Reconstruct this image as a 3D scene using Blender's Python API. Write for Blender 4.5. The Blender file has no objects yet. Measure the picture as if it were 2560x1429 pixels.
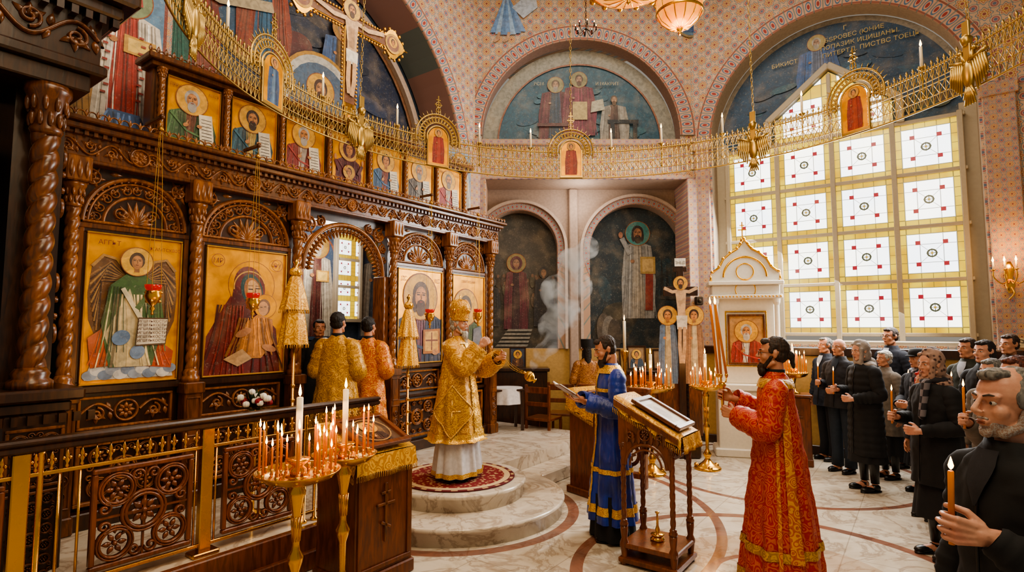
import bpy, math, random
from mathutils import Vector, Matrix
random.seed(7)
sc=bpy.context.scene
PI=math.pi
AL=math.atan2(.808,.589); CA,SA=math.cos(AL),math.sin(AL)
def W(u,v,z=0): return Vector((u*CA-v*SA,u*SA+v*CA,z))
def hx(h):
    r=[]
    for i in (0,2,4):
        c=int(h[i:i+2],16)/255
        r.append(c/12.92 if c<=.04045 else ((c+.055)/1.055)**2.4)
    return tuple(r)
# ---------------------------------------------------------------- mesh builder
class MB:
    def __init__(s):
        s.v=[];s.f=[];s.m=[];s.c=[];s.s=[];s.M=None;s.mi=0;s.col=(1,1,1);s.sm=True
    def add(s,vs,fs,sm=None):
        o=len(s.v)
        if s.M is not None: s.v+=[tuple(s.M@Vector(p)) for p in vs]
        else: s.v+=[tuple(p) for p in vs]
        sm=s.sm if sm is None else sm
        for f in fs:
            s.f.append([i+o for i in f]);s.m.append(s.mi);s.c.append(s.col);s.s.append(sm)
    def box(s,x0,x1,y0,y1,z0,z1,b=0):
        if b<=0:
            vs=[(x,y,z) for z in (z0,z1) for y in (y0,y1) for x in (x0,x1)]
            s.add(vs,[(0,2,3,1),(4,5,7,6),(0,1,5,4),(2,6,7,3),(0,4,6,2),(1,3,7,5)],False)
        else:
            r=[]
            for z,e in ((z0,b),(z0+b,0),(z1-b,0),(z1,b)):
                X0,X1,Y0,Y1=x0+e,x1-e,y0+e,y1-e
                r+=[(X0+b,Y0,z),(X1-b,Y0,z),(X1,Y0+b,z),(X1,Y1-b,z),(X1-b,Y1,z),(X0+b,Y1,z),(X0,Y1-b,z),(X0,Y0+b,z)]
            fs=[tuple(range(7,-1,-1)),tuple(range(24,32))]
            for k in range(3):
                for i in range(8):
                    j=(i+1)%8; fs.append((k*8+i,k*8+j,k*8+8+j,k*8+8+i))
            s.add(r,fs,False)
    def lathe(s,prof,n=24,c=(0,0,0),cap=True,sx=1,sy=1):
        vs=[];fs=[]
        for r,z in prof:
            for i in range(n):
                a=2*PI*i/n; vs.append((c[0]+r*math.cos(a)*sx,c[1]+r*math.sin(a)*sy,c[2]+z))
        for k in range(len(prof)-1):
            for i in range(n):
                j=(i+1)%n; fs.append((k*n+i,k*n+j,k*n+n+j,k*n+n+i))
        if cap:
            fs.append(tuple(range(n-1,-1,-1)));o=(len(prof)-1)*n;fs.append(tuple(range(o,o+n)))
        s.add(vs,fs)
    def sphere(s,c,r,n=12,m=8):
        if not hasattr(r,'__len__'): r=(r,r,r)
        vs=[(c[0],c[1],c[2]-r[2])];fs=[]
        for k in range(1,m):
            p=-PI/2+PI*k/m
            for i in range(n):
                a=2*PI*i/n; vs.append((c[0]+r[0]*math.cos(p)*math.cos(a),c[1]+r[1]*math.cos(p)*math.sin(a),c[2]+r[2]*math.sin(p)))
        vs.append((c[0],c[1],c[2]+r[2])); L=len(vs)-1
        for i in range(n):
            j=(i+1)%n; fs.append((0,1+j,1+i)); fs.append((L,L-n+i,L-n+j))
        for k in range(m-2):
            for i in range(n):
                j=(i+1)%n; fs.append((1+k*n+i,1+k*n+j,1+k*n+n+j,1+k*n+n+i))
        s.add(vs,fs)
    def tube(s,path,r,n=8,closed=False,cap=True):
        P=[Vector(p) for p in path];L=len(P)
        R=r if hasattr(r,'__len__') else [r]*L
        vs=[];fs=[];up=None
        for i in range(L):
            if closed: t=P[(i+1)%L]-P[i-1]
            else: t=P[min(i+1,L-1)]-P[max(i-1,0)]
            if t.length<1e-9: t=Vector((0,0,1))
            t.normalize()
            if up is None:
                up=Vector((0,0,1)) if abs(t.z)<.9 else Vector((0,1,0))
            x=up-t*up.dot(t)
            if x.length<1e-6: x=Vector((1,0,0))-t*t.x
            x.normalize(); up=x; y=t.cross(x)
            for k in range(n):
                a=2*PI*k/n; vs.append(P[i]+(x*math.cos(a)+y*math.sin(a))*R[i])
        for i in range(L if closed else L-1):
            i2=(i+1)%L
            for k in range(n):
                j=(k+1)%n; fs.append((i*n+k,i*n+j,i2*n+j,i2*n+k))
        if cap and not closed:
            fs.append(tuple(range(n-1,-1,-1)));o=(L-1)*n;fs.append(tuple(range(o,o+n)))
        s.add(vs,fs)
    def cap(s,p0,p1,r0,r1=None,n=10):
        r1=r0 if r1 is None else r1
        s.tube([p0,p1],[r0,r1],n); s.sphere(p0,r0,n,6); s.sphere(p1,r1,n,6)
    def prism(s,pts,y0,y1):
        n=len(pts); vs=[(x,y0,z) for x,z in pts]+[(x,y1,z) for x,z in pts]
        fs=[tuple(range(n)),tuple(range(2*n-1,n-1,-1))]+[(i,i+n,(i+1)%n+n,(i+1)%n) for i in range(n)]
        s.add(vs,fs,False)
    def ribbon(s,pts,w,d,y,taper=False):
        n=len(pts);vs=[];fs=[]
        for i,(x,z) in enumerate(pts):
            a=pts[max(i-1,0)];b=pts[min(i+1,n-1)]
            tx,tz=b[0]-a[0],b[1]-a[1];l=math.hypot(tx,tz) or 1;nx,nz=-tz/l,tx/l
            ww=w*(1-.6*i/(n-1)) if taper else w
            for q,e in ((-1,0),(-.6,.8),(0,1),(.6,.8),(1,0)):
                vs.append((x+nx*ww*q,y-d*e,z+nz*ww*q))
        for i in range(n-1):
            for k in range(4): fs.append((i*5+k,i*5+k+1,i*5+6+k,i*5+5+k))
        s.add(vs,fs)
def mk(name,mb,mats,parent=None,loc=(0,0,0),rot=0,label=None,cat=None,kind=None,group=None,color=False,rx=0,scale=1):
    me=bpy.data.meshes.new(name)
    me.from_pydata(mb.v,[],mb.f)
    if not isinstance(mats,(list,tuple)): mats=[mats]
    for m in mats: me.materials.append(m)
    me.polygons.foreach_set('material_index',mb.m)
    me.polygons.foreach_set('use_smooth',mb.s)
    if color:
        at=me.color_attributes.new('Col','FLOAT_COLOR','CORNER'); buf=[]
        for p,c in zip(me.polygons,mb.c):
            buf+=[c[0],c[1],c[2],1]*p.loop_total
        at.data.foreach_set('color',buf)
    me.update()
    ob=bpy.data.objects.new(name,me); sc.collection.objects.link(ob)
    return setup(ob,parent,loc,rot,label,cat,kind,group,rx,scale)
def setup(ob,parent=None,loc=(0,0,0),rot=0,label=None,cat=None,kind=None,group=None,rx=0,scale=1):
    ob.location=loc; ob.rotation_euler=(rx,0,rot); ob.scale=(scale,)*3
    if parent: ob.parent=parent
    if label: ob['label']=label
    if cat and not parent: ob['category']=cat
    if kind: ob['kind']=kind
    if group: ob['group']=group
    return ob
def empty(name,loc,rot,label,cat,**k):
    ob=bpy.data.objects.new(name,None); sc.collection.objects.link(ob); ob.empty_display_size=.1
    return setup(ob,None,loc,rot,label,cat,**k)
def cp(ob,parent=None,loc=None,rot=None,scale=None):
    o=ob.copy(); sc.collection.objects.link(o)
    if parent: o.parent=parent
    if loc is not None: o.location=loc
    if rot is not None: o.rotation_euler=(0,0,rot)
    if scale is not None: o.scale=scale
    return o
def cptree(ob,loc,rot=None,scale=None):
    n=cp(ob,None,loc,rot,scale)
    for c in ob.children:
        d=cp(c,n)
        for e in c.children: cp(e,d)
    return n
# ---------------------------------------------------------------- material DSL
class E:
    def __init__(s,nt,k): s.nt=nt;s.k=k
    def op(s,o,*a):
        n=s.nt.nodes.new('ShaderNodeMath');n.operation=o
        for i,x in enumerate((s,)+a):
            if isinstance(x,E): s.nt.links.new(x.k,n.inputs[i])
            else: n.inputs[i].default_value=x
        return E(s.nt,n.outputs[0])
    def __add__(s,o): return s.op('ADD',o)
    __radd__=__add__
    def __sub__(s,o): return s.op('SUBTRACT',o)
    def __rsub__(s,o): return (s*-1)+o
    def __mul__(s,o): return s.op('MULTIPLY',o)
    __rmul__=__mul__
    def __truediv__(s,o): return s.op('DIVIDE',o)
    def abs(s): return s.op('ABSOLUTE')
    def sin(s): return s.op('SINE')
    def cos(s): return s.op('COSINE')
    def fr(s): return s.op('FRACT')
    def rt(s): return s.op('SQRT')
    def lt(s,v): return s.op('LESS_THAN',v)
    def gt(s,v): return s.op('GREATER_THAN',v)
    def mn(s,o): return s.op('MINIMUM',o)
    def mx(s,o): return s.op('MAXIMUM',o)
    def at(s,o): return s.op('ARCTAN2',o)
def hyp(a,b): return (a*a+b*b).rt()
class MT:
    def __init__(s,name,base=(.8,.8,.8),rough=.5,metal=0.,emit=None,es=1.):
        s.m=bpy.data.materials.new(name);s.m.use_nodes=True;s.nt=s.m.node_tree
        s.b=s.nt.nodes['Principled BSDF']
        if isinstance(base,str): base=hx(base)
        s.base=base
        s.b.inputs['Base Color'].default_value=(*base,1);s.b.inputs['Roughness'].default_value=rough
        s.b.inputs['Metallic'].default_value=metal
        if emit:
            s.b.inputs['Emission Color'].default_value=(*emit,1);s.b.inputs['Emission Strength'].default_value=es
        s.tc=s.nt.nodes.new('ShaderNodeTexCoord')
    def xyz(s):
        n=s.nt.nodes.new('ShaderNodeSeparateXYZ');s.nt.links.new(s.tc.outputs['Object'],n.inputs[0])
        return [E(s.nt,n.outputs[i]) for i in range(3)]
    def vec(s,sx,sy,sz):
        n=s.nt.nodes.new('ShaderNodeMapping');s.nt.links.new(s.tc.outputs['Object'],n.inputs[0]);n.inputs['Scale'].default_value=(sx,sy,sz);return n.outputs[0]
    def noise(s,scale,detail=3,dist=0.,vec=None,rough=.5):
        n=s.nt.nodes.new('ShaderNodeTexNoise');n.inputs['Scale'].default_value=scale;n.inputs['Detail'].default_value=detail;n.inputs['Distortion'].default_value=dist
        n.inputs['Roughness'].default_value=rough
        s.nt.links.new(vec or s.tc.outputs['Object'],n.inputs['Vector']);return E(s.nt,n.outputs[0])
    def vor(s,scale,feat='F1',vec=None):
        n=s.nt.nodes.new('ShaderNodeTexVoronoi');n.feature=feat;n.inputs['Scale'].default_value=scale
        s.nt.links.new(vec or s.tc.outputs['Object'],n.inputs['Vector']);return E(s.nt,n.outputs['Distance'])
    def ss(s,x,a,b):
        n=s.nt.nodes.new('ShaderNodeMapRange');n.interpolation_type='SMOOTHSTEP';s.nt.links.new(x.k,n.inputs[0])
        n.inputs[1].default_value=a;n.inputs[2].default_value=b;return E(s.nt,n.outputs[0])
    def mix(s,f,a,b,mode='MIX'):
        n=s.nt.nodes.new('ShaderNodeMix');n.data_type='RGBA';n.blend_type=mode
        if isinstance(f,E): s.nt.links.new(f.k,n.inputs[0])
        else: n.inputs[0].default_value=f
        for x,i in ((a,6),(b,7)):
            if isinstance(x,str): x=hx(x)
            if isinstance(x,tuple): n.inputs[i].default_value=(*x,1)
            else: s.nt.links.new(x,n.inputs[i])
        return n.outputs[2]
    def col(s,c): s.nt.links.new(c,s.b.inputs['Base Color']);return s
    def ecol(s,c,st): s.nt.links.new(c,s.b.inputs['Emission Color']);s.b.inputs['Emission Strength'].default_value=st
    def put(s,nm,x):
        if isinstance(x,E): s.nt.links.new(x.k,s.b.inputs[nm])
        else: s.b.inputs[nm].default_value=x
    def bump(s,h,st=.4,d=.01):
        n=s.nt.nodes.new('ShaderNodeBump');n.inputs['Strength'].default_value=st;n.inputs['Distance'].default_value=d
        s.nt.links.new(h.k,n.inputs['Height']);s.nt.links.new(n.outputs[0],s.b.inputs['Normal'])
def wood(name,a,b,rough=.3):
    t=MT(name,rough=rough); n=t.noise(9,6,1.2,t.vec(3,3,.5)); m=t.noise(2.2,3)
    c=t.mix(t.ss(n,.3,.7),a,b); c=t.mix(t.ss(m,.35,.75)*.3,c,b)
    t.bump(n,.15,.004)
    t.col(c); t.put('Coat Weight',.25); t.put('Coat Roughness',.25); return t.m
M={}
M['wood']=wood('carved_oak','a0601f','63360f')
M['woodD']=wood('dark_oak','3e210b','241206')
M['woodM']=wood('mid_oak','7a4415','48270a')
M['woodR']=wood('reddish_oak','7a3f16','542a0f')
def metal(name,c,r=.28,m=1.):
    t=MT(name,c,r,m);n=t.noise(14,3);t.put('Roughness',n*.25+(r-.1));return t.m
M['gold']=metal('polished_gold','e8b044',.26)
M['goldM']=metal('matte_gold','c8963a',.36,.9)
M['brass']=metal('brass','dca648',.24)
M['ring']=metal('aged_gilding','b39556',.34,.95)
M['silver']=metal('silver','b0aca4',.3)
def paintmat(name,rough=.55,metal=0):
    t=MT(name,rough=rough,metal=metal)
    a=t.nt.nodes.new('ShaderNodeAttribute');a.attribute_name='Col'
    n=t.noise(16,5,.6); n2=t.noise(3.5,4);n3=t.noise(34,4,1.5)
    c=t.mix(t.ss(n,.35,.7)*.38,a.outputs['Color'],(.02,.015,.012)); c=t.mix(t.ss(n2,.45,.75)*.12,c,(.75,.55,.32)); c=t.mix(t.ss(n3,.55,.75)*.14,c,(.8,.7,.55));t.col(c); t.bump(n,.08,.003); return t.m
M['paint']=paintmat('painted_panel',.5)
t=MT('gold_leaf','e6a020',.34,.35);n=t.noise(7,5,.5);t.col(t.mix(t.ss(n,.3,.75),'eda61c','bd7d12'));t.bump(t.noise(60,2),.05,.002);M['leaf']=t.m
def flat(name,c,r=.6,nz=.2,metal=0,bump=0):
    t=MT(name,c,r,metal);n=t.noise(25,4);b=t.base
    t.col(t.mix(t.ss(n,.3,.7)*nz,b,tuple(x*.45 for x in b)))
    if bump: t.bump(n,bump,.004)
    return t.m
M['stonewall']=flat('plaster_mauve','a08a7a',.8,.3)
M['mould']=flat('plaster_moulding','b39d8c',.7,.25)
M['ochre']=flat('ochre_wainscot','b08b50',.6,.3)
M['white']=flat('white_enamel','dfd8c8',.35,.12)
M['frame']=flat('window_frame_paint','a89b84',.45,.1)
M['wax']=flat('wax_white','efe2c4',.4,.1)
M['honey']=flat('wax_honey','d97f14',.4,.15)
M['black']=flat('black_cloth','0e0e11',.85,.4,0,.3)
M['leather']=flat('black_leather','0a0908',.35,.3)
M['charcoal']=flat('charcoal_wool','202026',.85,.4,0,.4)
M['navy']=flat('navy_wool','131927',.85,.4,0,.4)
M['jeans']=flat('dark_denim','202c3a',.85,.4,0,.3)
M['brownc']=flat('brown_wool','38281e',.88,.4,0,.4)
M['olive']=flat('olive_cloth','2f3026',.88,.4,0,.4)
M['greycoat']=flat('grey_knit','6f655b',.9,.4,0,.4)
M['redcloth']=flat('red_cloth','a81818',.7,.3)
M['whitecloth']=flat('white_cloth','d0cac8',.75,.3,0,.3)
M['shirt']=flat('shirt_cloth','a0a1a8',.75,.3,0,.2)
M['greyscarf']=flat('grey_scarf','968c84',.85,.4,0,.4)
t=MT('patterned_scarf',rough=.8);v=t.vor(28);t.col(t.mix(t.ss(v,.2,.5),'3a2320','9a7c6c'));M['patscarf']=t.m
t=MT('plaid_scarf',rough=.85);x,y,z=t.xyz();a=((x*55).sin()*(z*55).sin());t.col(t.mix(a.gt(0),'26242a','6f696d'));M['plaid']=t.m
for k,c in (('skin','c08868'),('skinP','c9967c')):
    t=MT('skin_'+{'skin':'warm','skinP':'pale'}[k],c,.5);n=t.noise(30,4);n2=t.noise(9,3)
    cc=t.mix(t.ss(n,.3,.7)*.3,c,'9c5640');cc=t.mix(t.ss(n2,.5,.75)*.35,cc,'a85240');t.col(cc);t.bump(t.noise(70,5),.22,.004);M[k]=t.m
for k,c in (('hB','18100b'),('hBr','36210f'),('hG','7e7a74'),('hW','cfc9bf'),('hR','66301c'),('hGB','4c4138')):
    t=MT('hair_'+k.lower(),c,.65);n=t.noise(70,4,.3,t.vec(1,1,.15));t.col(t.mix(t.ss(n,.35,.65),hx(c),tuple(x*.35 for x in hx(c))));t.bump(n,1.,.008);M[k]=t.m
t=MT('beard_stubble','8c7466',.7);n=t.noise(220,3);t.col(t.mix(t.ss(n,.4,.6),'8d6f5e','a09a94'));t.bump(n,.6,.003);M['hSt']=t.m
def brocade(name,a,b,c,sc_=19,metal=.15,rough=.4,k=1.):
    t=MT(name,rough=rough,metal=metal)
    v=t.vor(sc_,'SMOOTH_F1');n=t.noise(6,3,.8)
    w=((v*34)+(n*9)).sin(); f=t.ss(w,-.1,.35)*k
    v2=t.vor(sc_*2.6); f2=t.ss(v2,.18,.3)
    cc=t.mix(f,a,b); cc=t.mix((1-f2)*.6*k,cc,c); t.col(cc); t.bump(w*.5+t.noise(90,2),.35,.003); return t.m
M['brGold']=brocade('gold_brocade','b9801f','e0ad4c','8f5c0e')
M['brGold2']=brocade('ochre_brocade','a87614','cb9a34','7c4f08')
M['brOr']=brocade('orange_brocade','b85a18','d8953a','923a0e')
M['brRed']=brocade('red_brocade','a8140a','c96020','bd3008',21,.08,.5,.85)
M['brBr']=brocade('brown_brocade','7a4a22','a87436','5a2f12')
M['cloth']=brocade('gold_altar_cloth','bf8418','e2ad3e','936008',16)
M['trimG']=brocade('gold_galloon','cf9a34','eec060','805510',34,.5,.32)
t=MT('blue_satin',rough=.4);n=t.noise(5,4);t.col(t.mix(t.ss(n,.3,.7),'08309a','051c60'));t.put('Sheen Weight',.2);t.bump(t.noise(12,3,1,t.vec(2,2,.4)),.35,.02);M['blue']=t.m
t=MT('red_glass','a00c08',.08);t.b.inputs['Transmission Weight'].default_value=.35;t.b.inputs['Emission Color'].default_value=(1,.03,.01,1);t.b.inputs['Emission Strength'].default_value=.25;M['redglass']=t.m
M['flame']=MT('flame',(1,.6,.2),.5,0,(1,.48,.12),16).m
M['bulb']=MT('candle_bulb',(1,.85,.6),.5,0,(1,.58,.22),12).m
t=MT('amber_glass','c8761c',.2);n=t.noise(8,3,1);t.ecol(t.mix(t.ss(n,.3,.7),(1,.24,.01),(1,.42,.06)),1.1);M['amber']=t.m
M['eye']=MT('eye_white','b8aea4',.25).m
M['iris']=MT('eye_iris','1a0f08',.15).m
M['lip']=flat('lips','8c4c3e',.5,.2)
M['paper']=flat('paper','ece6da',.7,.1)
M['blackgold']=metal('dark_iron','3a3026',.5)
M['petalW']=flat('white_petal','e8e4da',.6,.15);M['petalR']=flat('red_petal','8c1020',.6,.3);M['leafG']=flat('green_leaf','1f3d16',.6,.4)
def marble(name,a,b,inlay=False):
    t=MT(name,rough=.16)
    w=t.noise(1.7,8,1.6,rough=.6); ve=(w-.5).abs(); f=1-t.ss(ve,0,.05)
    w2=t.noise(4.5,6,1); c=t.mix(t.ss(w2,.35,.7)*.6,a,b); c=t.mix(f*.5,c,'7f6650')
    x,y,z=t.xyz()
    if inlay:
        tx=((x/.6).fr()-.5).abs(); ty=((y/.6).fr()-.5).abs(); g=tx.mx(ty).gt(.493); c=t.mix(g*.4,c,'5c4c3e')
        def ring(cx,cy,r0,r1):
            d=hyp(x-cx,y-cy); return d.gt(r0)*d.lt(r1)
        m=ring(4.5,4.0,1.16,1.27).mx(ring(4.62,.95,1.42,1.52)).mx(ring(4.62,.95,.42,.48)).mx(ring(4.5,4.0,2.55,2.64)).mx(ring(8.2,1.6,1.6,1.68))
        c2=t.mix(t.ss(w2,.3,.7),'5e2c1e','86503c'); c=t.mix(m*.85,c,c2)
        m2=ring(4.62,.95,.48,.9); c=t.mix(m2*.35,c,'9c7040')
    t.col(c); t.put('Roughness',w2*.14+.04); return t.m
M['floor']=marble('floor_marble','d2c7b4','b3a28a',True)
M['marble']=marble('step_marble','d4c8b6','b5a48e')
def pattern(name,bg='c9ab90',cell=.22,k=.95):
    t=MT(name,rough=.75);x,y,z=t.xyz();n=t.noise(3,4)
    def ros(cx,cz):
        r=hyp(cx,cz);th=cz.at(cx);q=(th*8).cos()
        return (r-(q*.05+.37)).abs().lt(.028),(r-(q*.05+.25)).abs().lt(.026),r.lt(.09),(r-.16).abs().lt(.024),r
    a,b,d,e,r=ros((x/cell).fr()-.5,(z/cell).fr()-.5)
    a2,b2,d2,e2,r2=ros((x/cell+.5).fr()-.5,(z/cell+.5).fr()-.5)
    c=t.mix(r.lt(.34)*.7*k,bg,'d8b47e'); c=t.mix(r2.lt(.2)*k,c,'b98a86')
    c=t.mix(a*k,c,'66808f'); c=t.mix(b*k,c,'9c5650'); c=t.mix(d*k,c,'8a4440'); c=t.mix(e*k,c,'b88c48')
    c=t.mix(d2*k,c,'53708a'); c=t.mix(e2*k,c,'965654'); c=t.mix(((r2-.27).abs().lt(.018))*k,c,'6f888c')
    c=t.mix(t.ss(n,.3,.7)*.25,c,'7c6452'); t.col(c); return t.m
M['pink']=pattern('ornamental_plaster')
M['pinkS']=pattern('ornamental_border',cell=.13,bg='bd9880',k=.9)
M['teal']=pattern('ornamental_teal',cell=.42,bg='a58c6e',k=1.)
def polar(name,R,w,bg,k=None):
    t=MT(name,rough=.7);x,y,z=t.xyz();r=hyp(x,z);th=z.at(x);k=k or round(R/w*.5)
    u=(th*(k/PI)).fr()-.5; q=(r-R)/w
    d=hyp(u*1.1,q*.5); f=(d-.3).abs().lt(.05);g=d.lt(.16);e=((q.abs()-.85).abs()).lt(.1); s2=((u.abs()-.5).abs()).lt(.07)
    c=t.mix(f,bg,'4e6c86');c=t.mix(g,c,'943c36');c=t.mix(e,c,'8a5444');c=t.mix(s2*.7,c,'4e7272');t.col(c);return t.m
def glass(name,px,pz,x0,z0,st):
    t=MT(name,rough=.2);x,y,z=t.xyz();cx=((x-x0)/px).fr()-.5;cz=((z-z0)/pz).fr()-.5
    ax,az=cx.abs(),cz.abs();m=ax.mx(az);r=hyp(cx,cz)
    n=t.noise(.9,3); bgc=t.mix(t.ss(n,.35,.65),(2.8,2.7,2.35),(2.2,2.3,2.4))
    yn=t.noise(2.5,2);yc=t.mix(t.ss(yn,.35,.6),(.72,.4,.0),(.95,.66,.03))
    c=t.mix(m.gt(.365),bgc,yc)
    ln=((ax-.365).abs().lt(.009)).mx((az-.365).abs().lt(.009)).mx((ax-.17).abs().lt(.006)).mx((az-.17).abs().lt(.006)).mx(((ax-az).abs().lt(.006))*r.lt(.3)).mx((ax.lt(.005))*az.gt(.365)).mx((az.lt(.005))*ax.gt(.365))
    c=t.mix(ln*.8,c,(.1,.09,.04))
    red=((ax-.2).abs().lt(.038))*((az-.2).abs().lt(.038)); c=t.mix(red,c,(.36,.002,.02))
    w=((r-.065).abs().lt(.014)).mx(r.lt(.085)*((ax.mn(az)).lt(.006))); c=t.mix(w,c,(.05,.06,.03)); c=t.mix(r.lt(.02),c,(.5,.3,.02))
    t.ecol(c,st); t.b.inputs['Base Color'].default_value=(.05,.05,.05,1); return t.m
M['glass']=glass('stained_glass',.78,.765,-1.56,1.77,1.35)
M['glassS']=glass('stained_glass_small',.3,.3,-.2,2.0,1.0)
t=MT('carpet',rough=.9);x,y,z=t.xyz();r=hyp(x,y);th=y.at(x);n=t.vor(24)
c=t.mix(t.ss(n,.2,.45),'b89868','741418');c=t.mix((r.gt(.5)*r.lt(.56)),c,'c8ac80');c=t.mix(r.gt(.56),c,'5c1014');c=t.mix((((th*24).sin().gt(.3))*r.gt(.57)*r.lt(.6)),c,'b89868');t.col(c);M['carpet']=t.m
CL=bpy.data.textures.new('wrinkle','CLOUDS');CL.noise_scale=.09;CL.noise_depth=2
CL2=bpy.data.textures.new('strand','CLOUDS');CL2.noise_scale=.018;CL2.noise_depth=1
def disp(ob,tex,st):
    m=ob.modifiers.new('d','DISPLACE');m.texture=tex;m.strength=st;m.mid_level=.5;m.texture_coords='LOCAL'
# ---------------------------------------------------------------- painting helper
_tc={}
def text_geo(s):
    if s in _tc: return _tc[s]
    cu=bpy.data.curves.new('t','FONT');cu.body=s;cu.size=1;cu.align_x='CENTER';cu.resolution_u=2
    ob=bpy.data.objects.new('t',cu);sc.collection.objects.link(ob)
    dg=bpy.context.evaluated_depsgraph_get();me=bpy.data.meshes.new_from_object(ob.evaluated_get(dg))
    r=([tuple(v.co) for v in me.vertices],[tuple(p.vertices) for p in me.polygons])
    bpy.data.objects.remove(ob);bpy.data.curves.remove(cu);bpy.data.meshes.remove(me);_tc[s]=r;return r
class PT(MB):
    def __init__(s): super().__init__();s.y=0;s.sm=False
    def poly(s,pts,c,mi=0):
        s.col=hx(c) if isinstance(c,str) else c;s.mi=mi;s.y-=.0004
        s.add([(x,s.y,z) for x,z in pts],[tuple(range(len(pts)))])
    def rect(s,x0,x1,z0,z1,c,mi=0): s.poly([(x0,z0),(x1,z0),(x1,z1),(x0,z1)],c,mi)
    def ell(s,cx,cz,rx,rz,c,mi=0,rot=0,n=22):
        ca,sa=math.cos(rot),math.sin(rot)
        s.poly([(cx+rx*math.cos(2*PI*i/n)*ca-rz*math.sin(2*PI*i/n)*sa,cz+rx*math.cos(2*PI*i/n)*sa+rz*math.sin(2*PI*i/n)*ca) for i in range(n)],c,mi)
    def line(s,pts,w,c,mi=0):
        s.col=hx(c) if isinstance(c,str) else c;s.mi=mi;s.y-=.0003;vs=[];n=len(pts)
        for i,(x,z) in enumerate(pts):
            a=pts[max(i-1,0)];b=pts[min(i+1,n-1)];tx,tz=b[0]-a[0],b[1]-a[1];l=math.hypot(tx,tz) or 1
            vs+=[(x-tz/l*w/2,s.y,z+tx/l*w/2),(x+tz/l*w/2,s.y,z-tx/l*w/2)]
        s.add(vs,[(2*i,2*i+1,2*i+3,2*i+2) for i in range(n-1)])
    def ring(s,cx,cz,r,w,c,mi=0,a0=0,a1=2*PI,n=28):
        s.line([(cx+r*math.cos(a0+(a1-a0)*i/n),cz+r*math.sin(a0+(a1-a0)*i/n)) for i in range(n+1)],w,c,mi)
    def text(s,tx,x,z,size,c):
        vs,fs=text_geo(tx);s.col=hx(c);s.mi=0;s.y-=.0004
        s.add([(x+p[0]*size,s.y,z+p[1]*size) for p in vs],fs)
def lt(c,k):
    c=hx(c) if isinstance(c,str) else c
    return tuple(min(1,max(0,x*k)) for x in c)
def head(P,cx,cz,r,hair='3a2010',beard=None,hood=None,halo='d9a236',skin='b67a46',long=False):
    if halo:
        P.ell(cx,cz,r*1.75,r*1.75,halo,0);P.ring(cx,cz,r*1.75,r*.09,'8a4a18')
    if hood: P.ell(cx,cz+.0*r,r*1.12,r*1.3,hood);P.ell(cx,cz-.08*r,r*.78,r*1.0,lt(hood,.55))
    else:
        P.ell(cx,cz+.15*r,r*.85,r*1.0,hair)
        if long: P.ell(cx-.6*r,cz-.45*r,r*.3,r*.75,hair);P.ell(cx+.6*r,cz-.45*r,r*.3,r*.75,hair)
    P.poly([(cx-.25*r,cz-.6*r),(cx+.25*r,cz-.6*r),(cx+.3*r,cz-1.3*r),(cx-.3*r,cz-1.3*r)],lt(skin,.7))
    P.ell(cx,cz-.08*r,r*.6,r*.85,skin);P.ell(cx+.05*r,cz+.0*r,r*.45,r*.62,lt(skin,1.35))
    if beard:
        P.ell(cx,cz-.85*r,r*.5,r*.62,beard);P.ell(cx,cz-.42*r,r*.36,r*.16,beard)
    for sg in (-1,1):
        P.line([(cx+sg*.14*r,cz+.14*r),(cx+sg*.42*r,cz+.14*r)],r*.09,'2a1408');P.line([(cx+sg*.1*r,cz+.3*r),(cx+sg*.45*r,cz+.27*r)],r*.06,'3a2010')
    P.line([(cx,cz+.2*r),(cx+.06*r,cz-.15*r),(cx-.04*r,cz-.2*r)],r*.08,lt(skin,.5))
    P.line([(cx-.15*r,cz-.4*r),(cx+.15*r,cz-.4*r)],r*.09,'8a3a26')
def folds(P,x0,z0,x1,z1,wd,n,c,seed=0):
    rr=random.Random(seed)
    for i in range(n):
        a=(i+.5)/n*2-1; j=rr.uniform(-.2,.2)
        P.line([(x0+a*wd*.5,z0),(x0+(x1-x0)*.5+(a+j)*wd*.6,(z0+z1)/2),(x1+(a+j*.5)*wd*.9,z1)],wd*rr.uniform(.03,.08),lt(c,rr.choice((.4,.55,1.5,1.8))))
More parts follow.
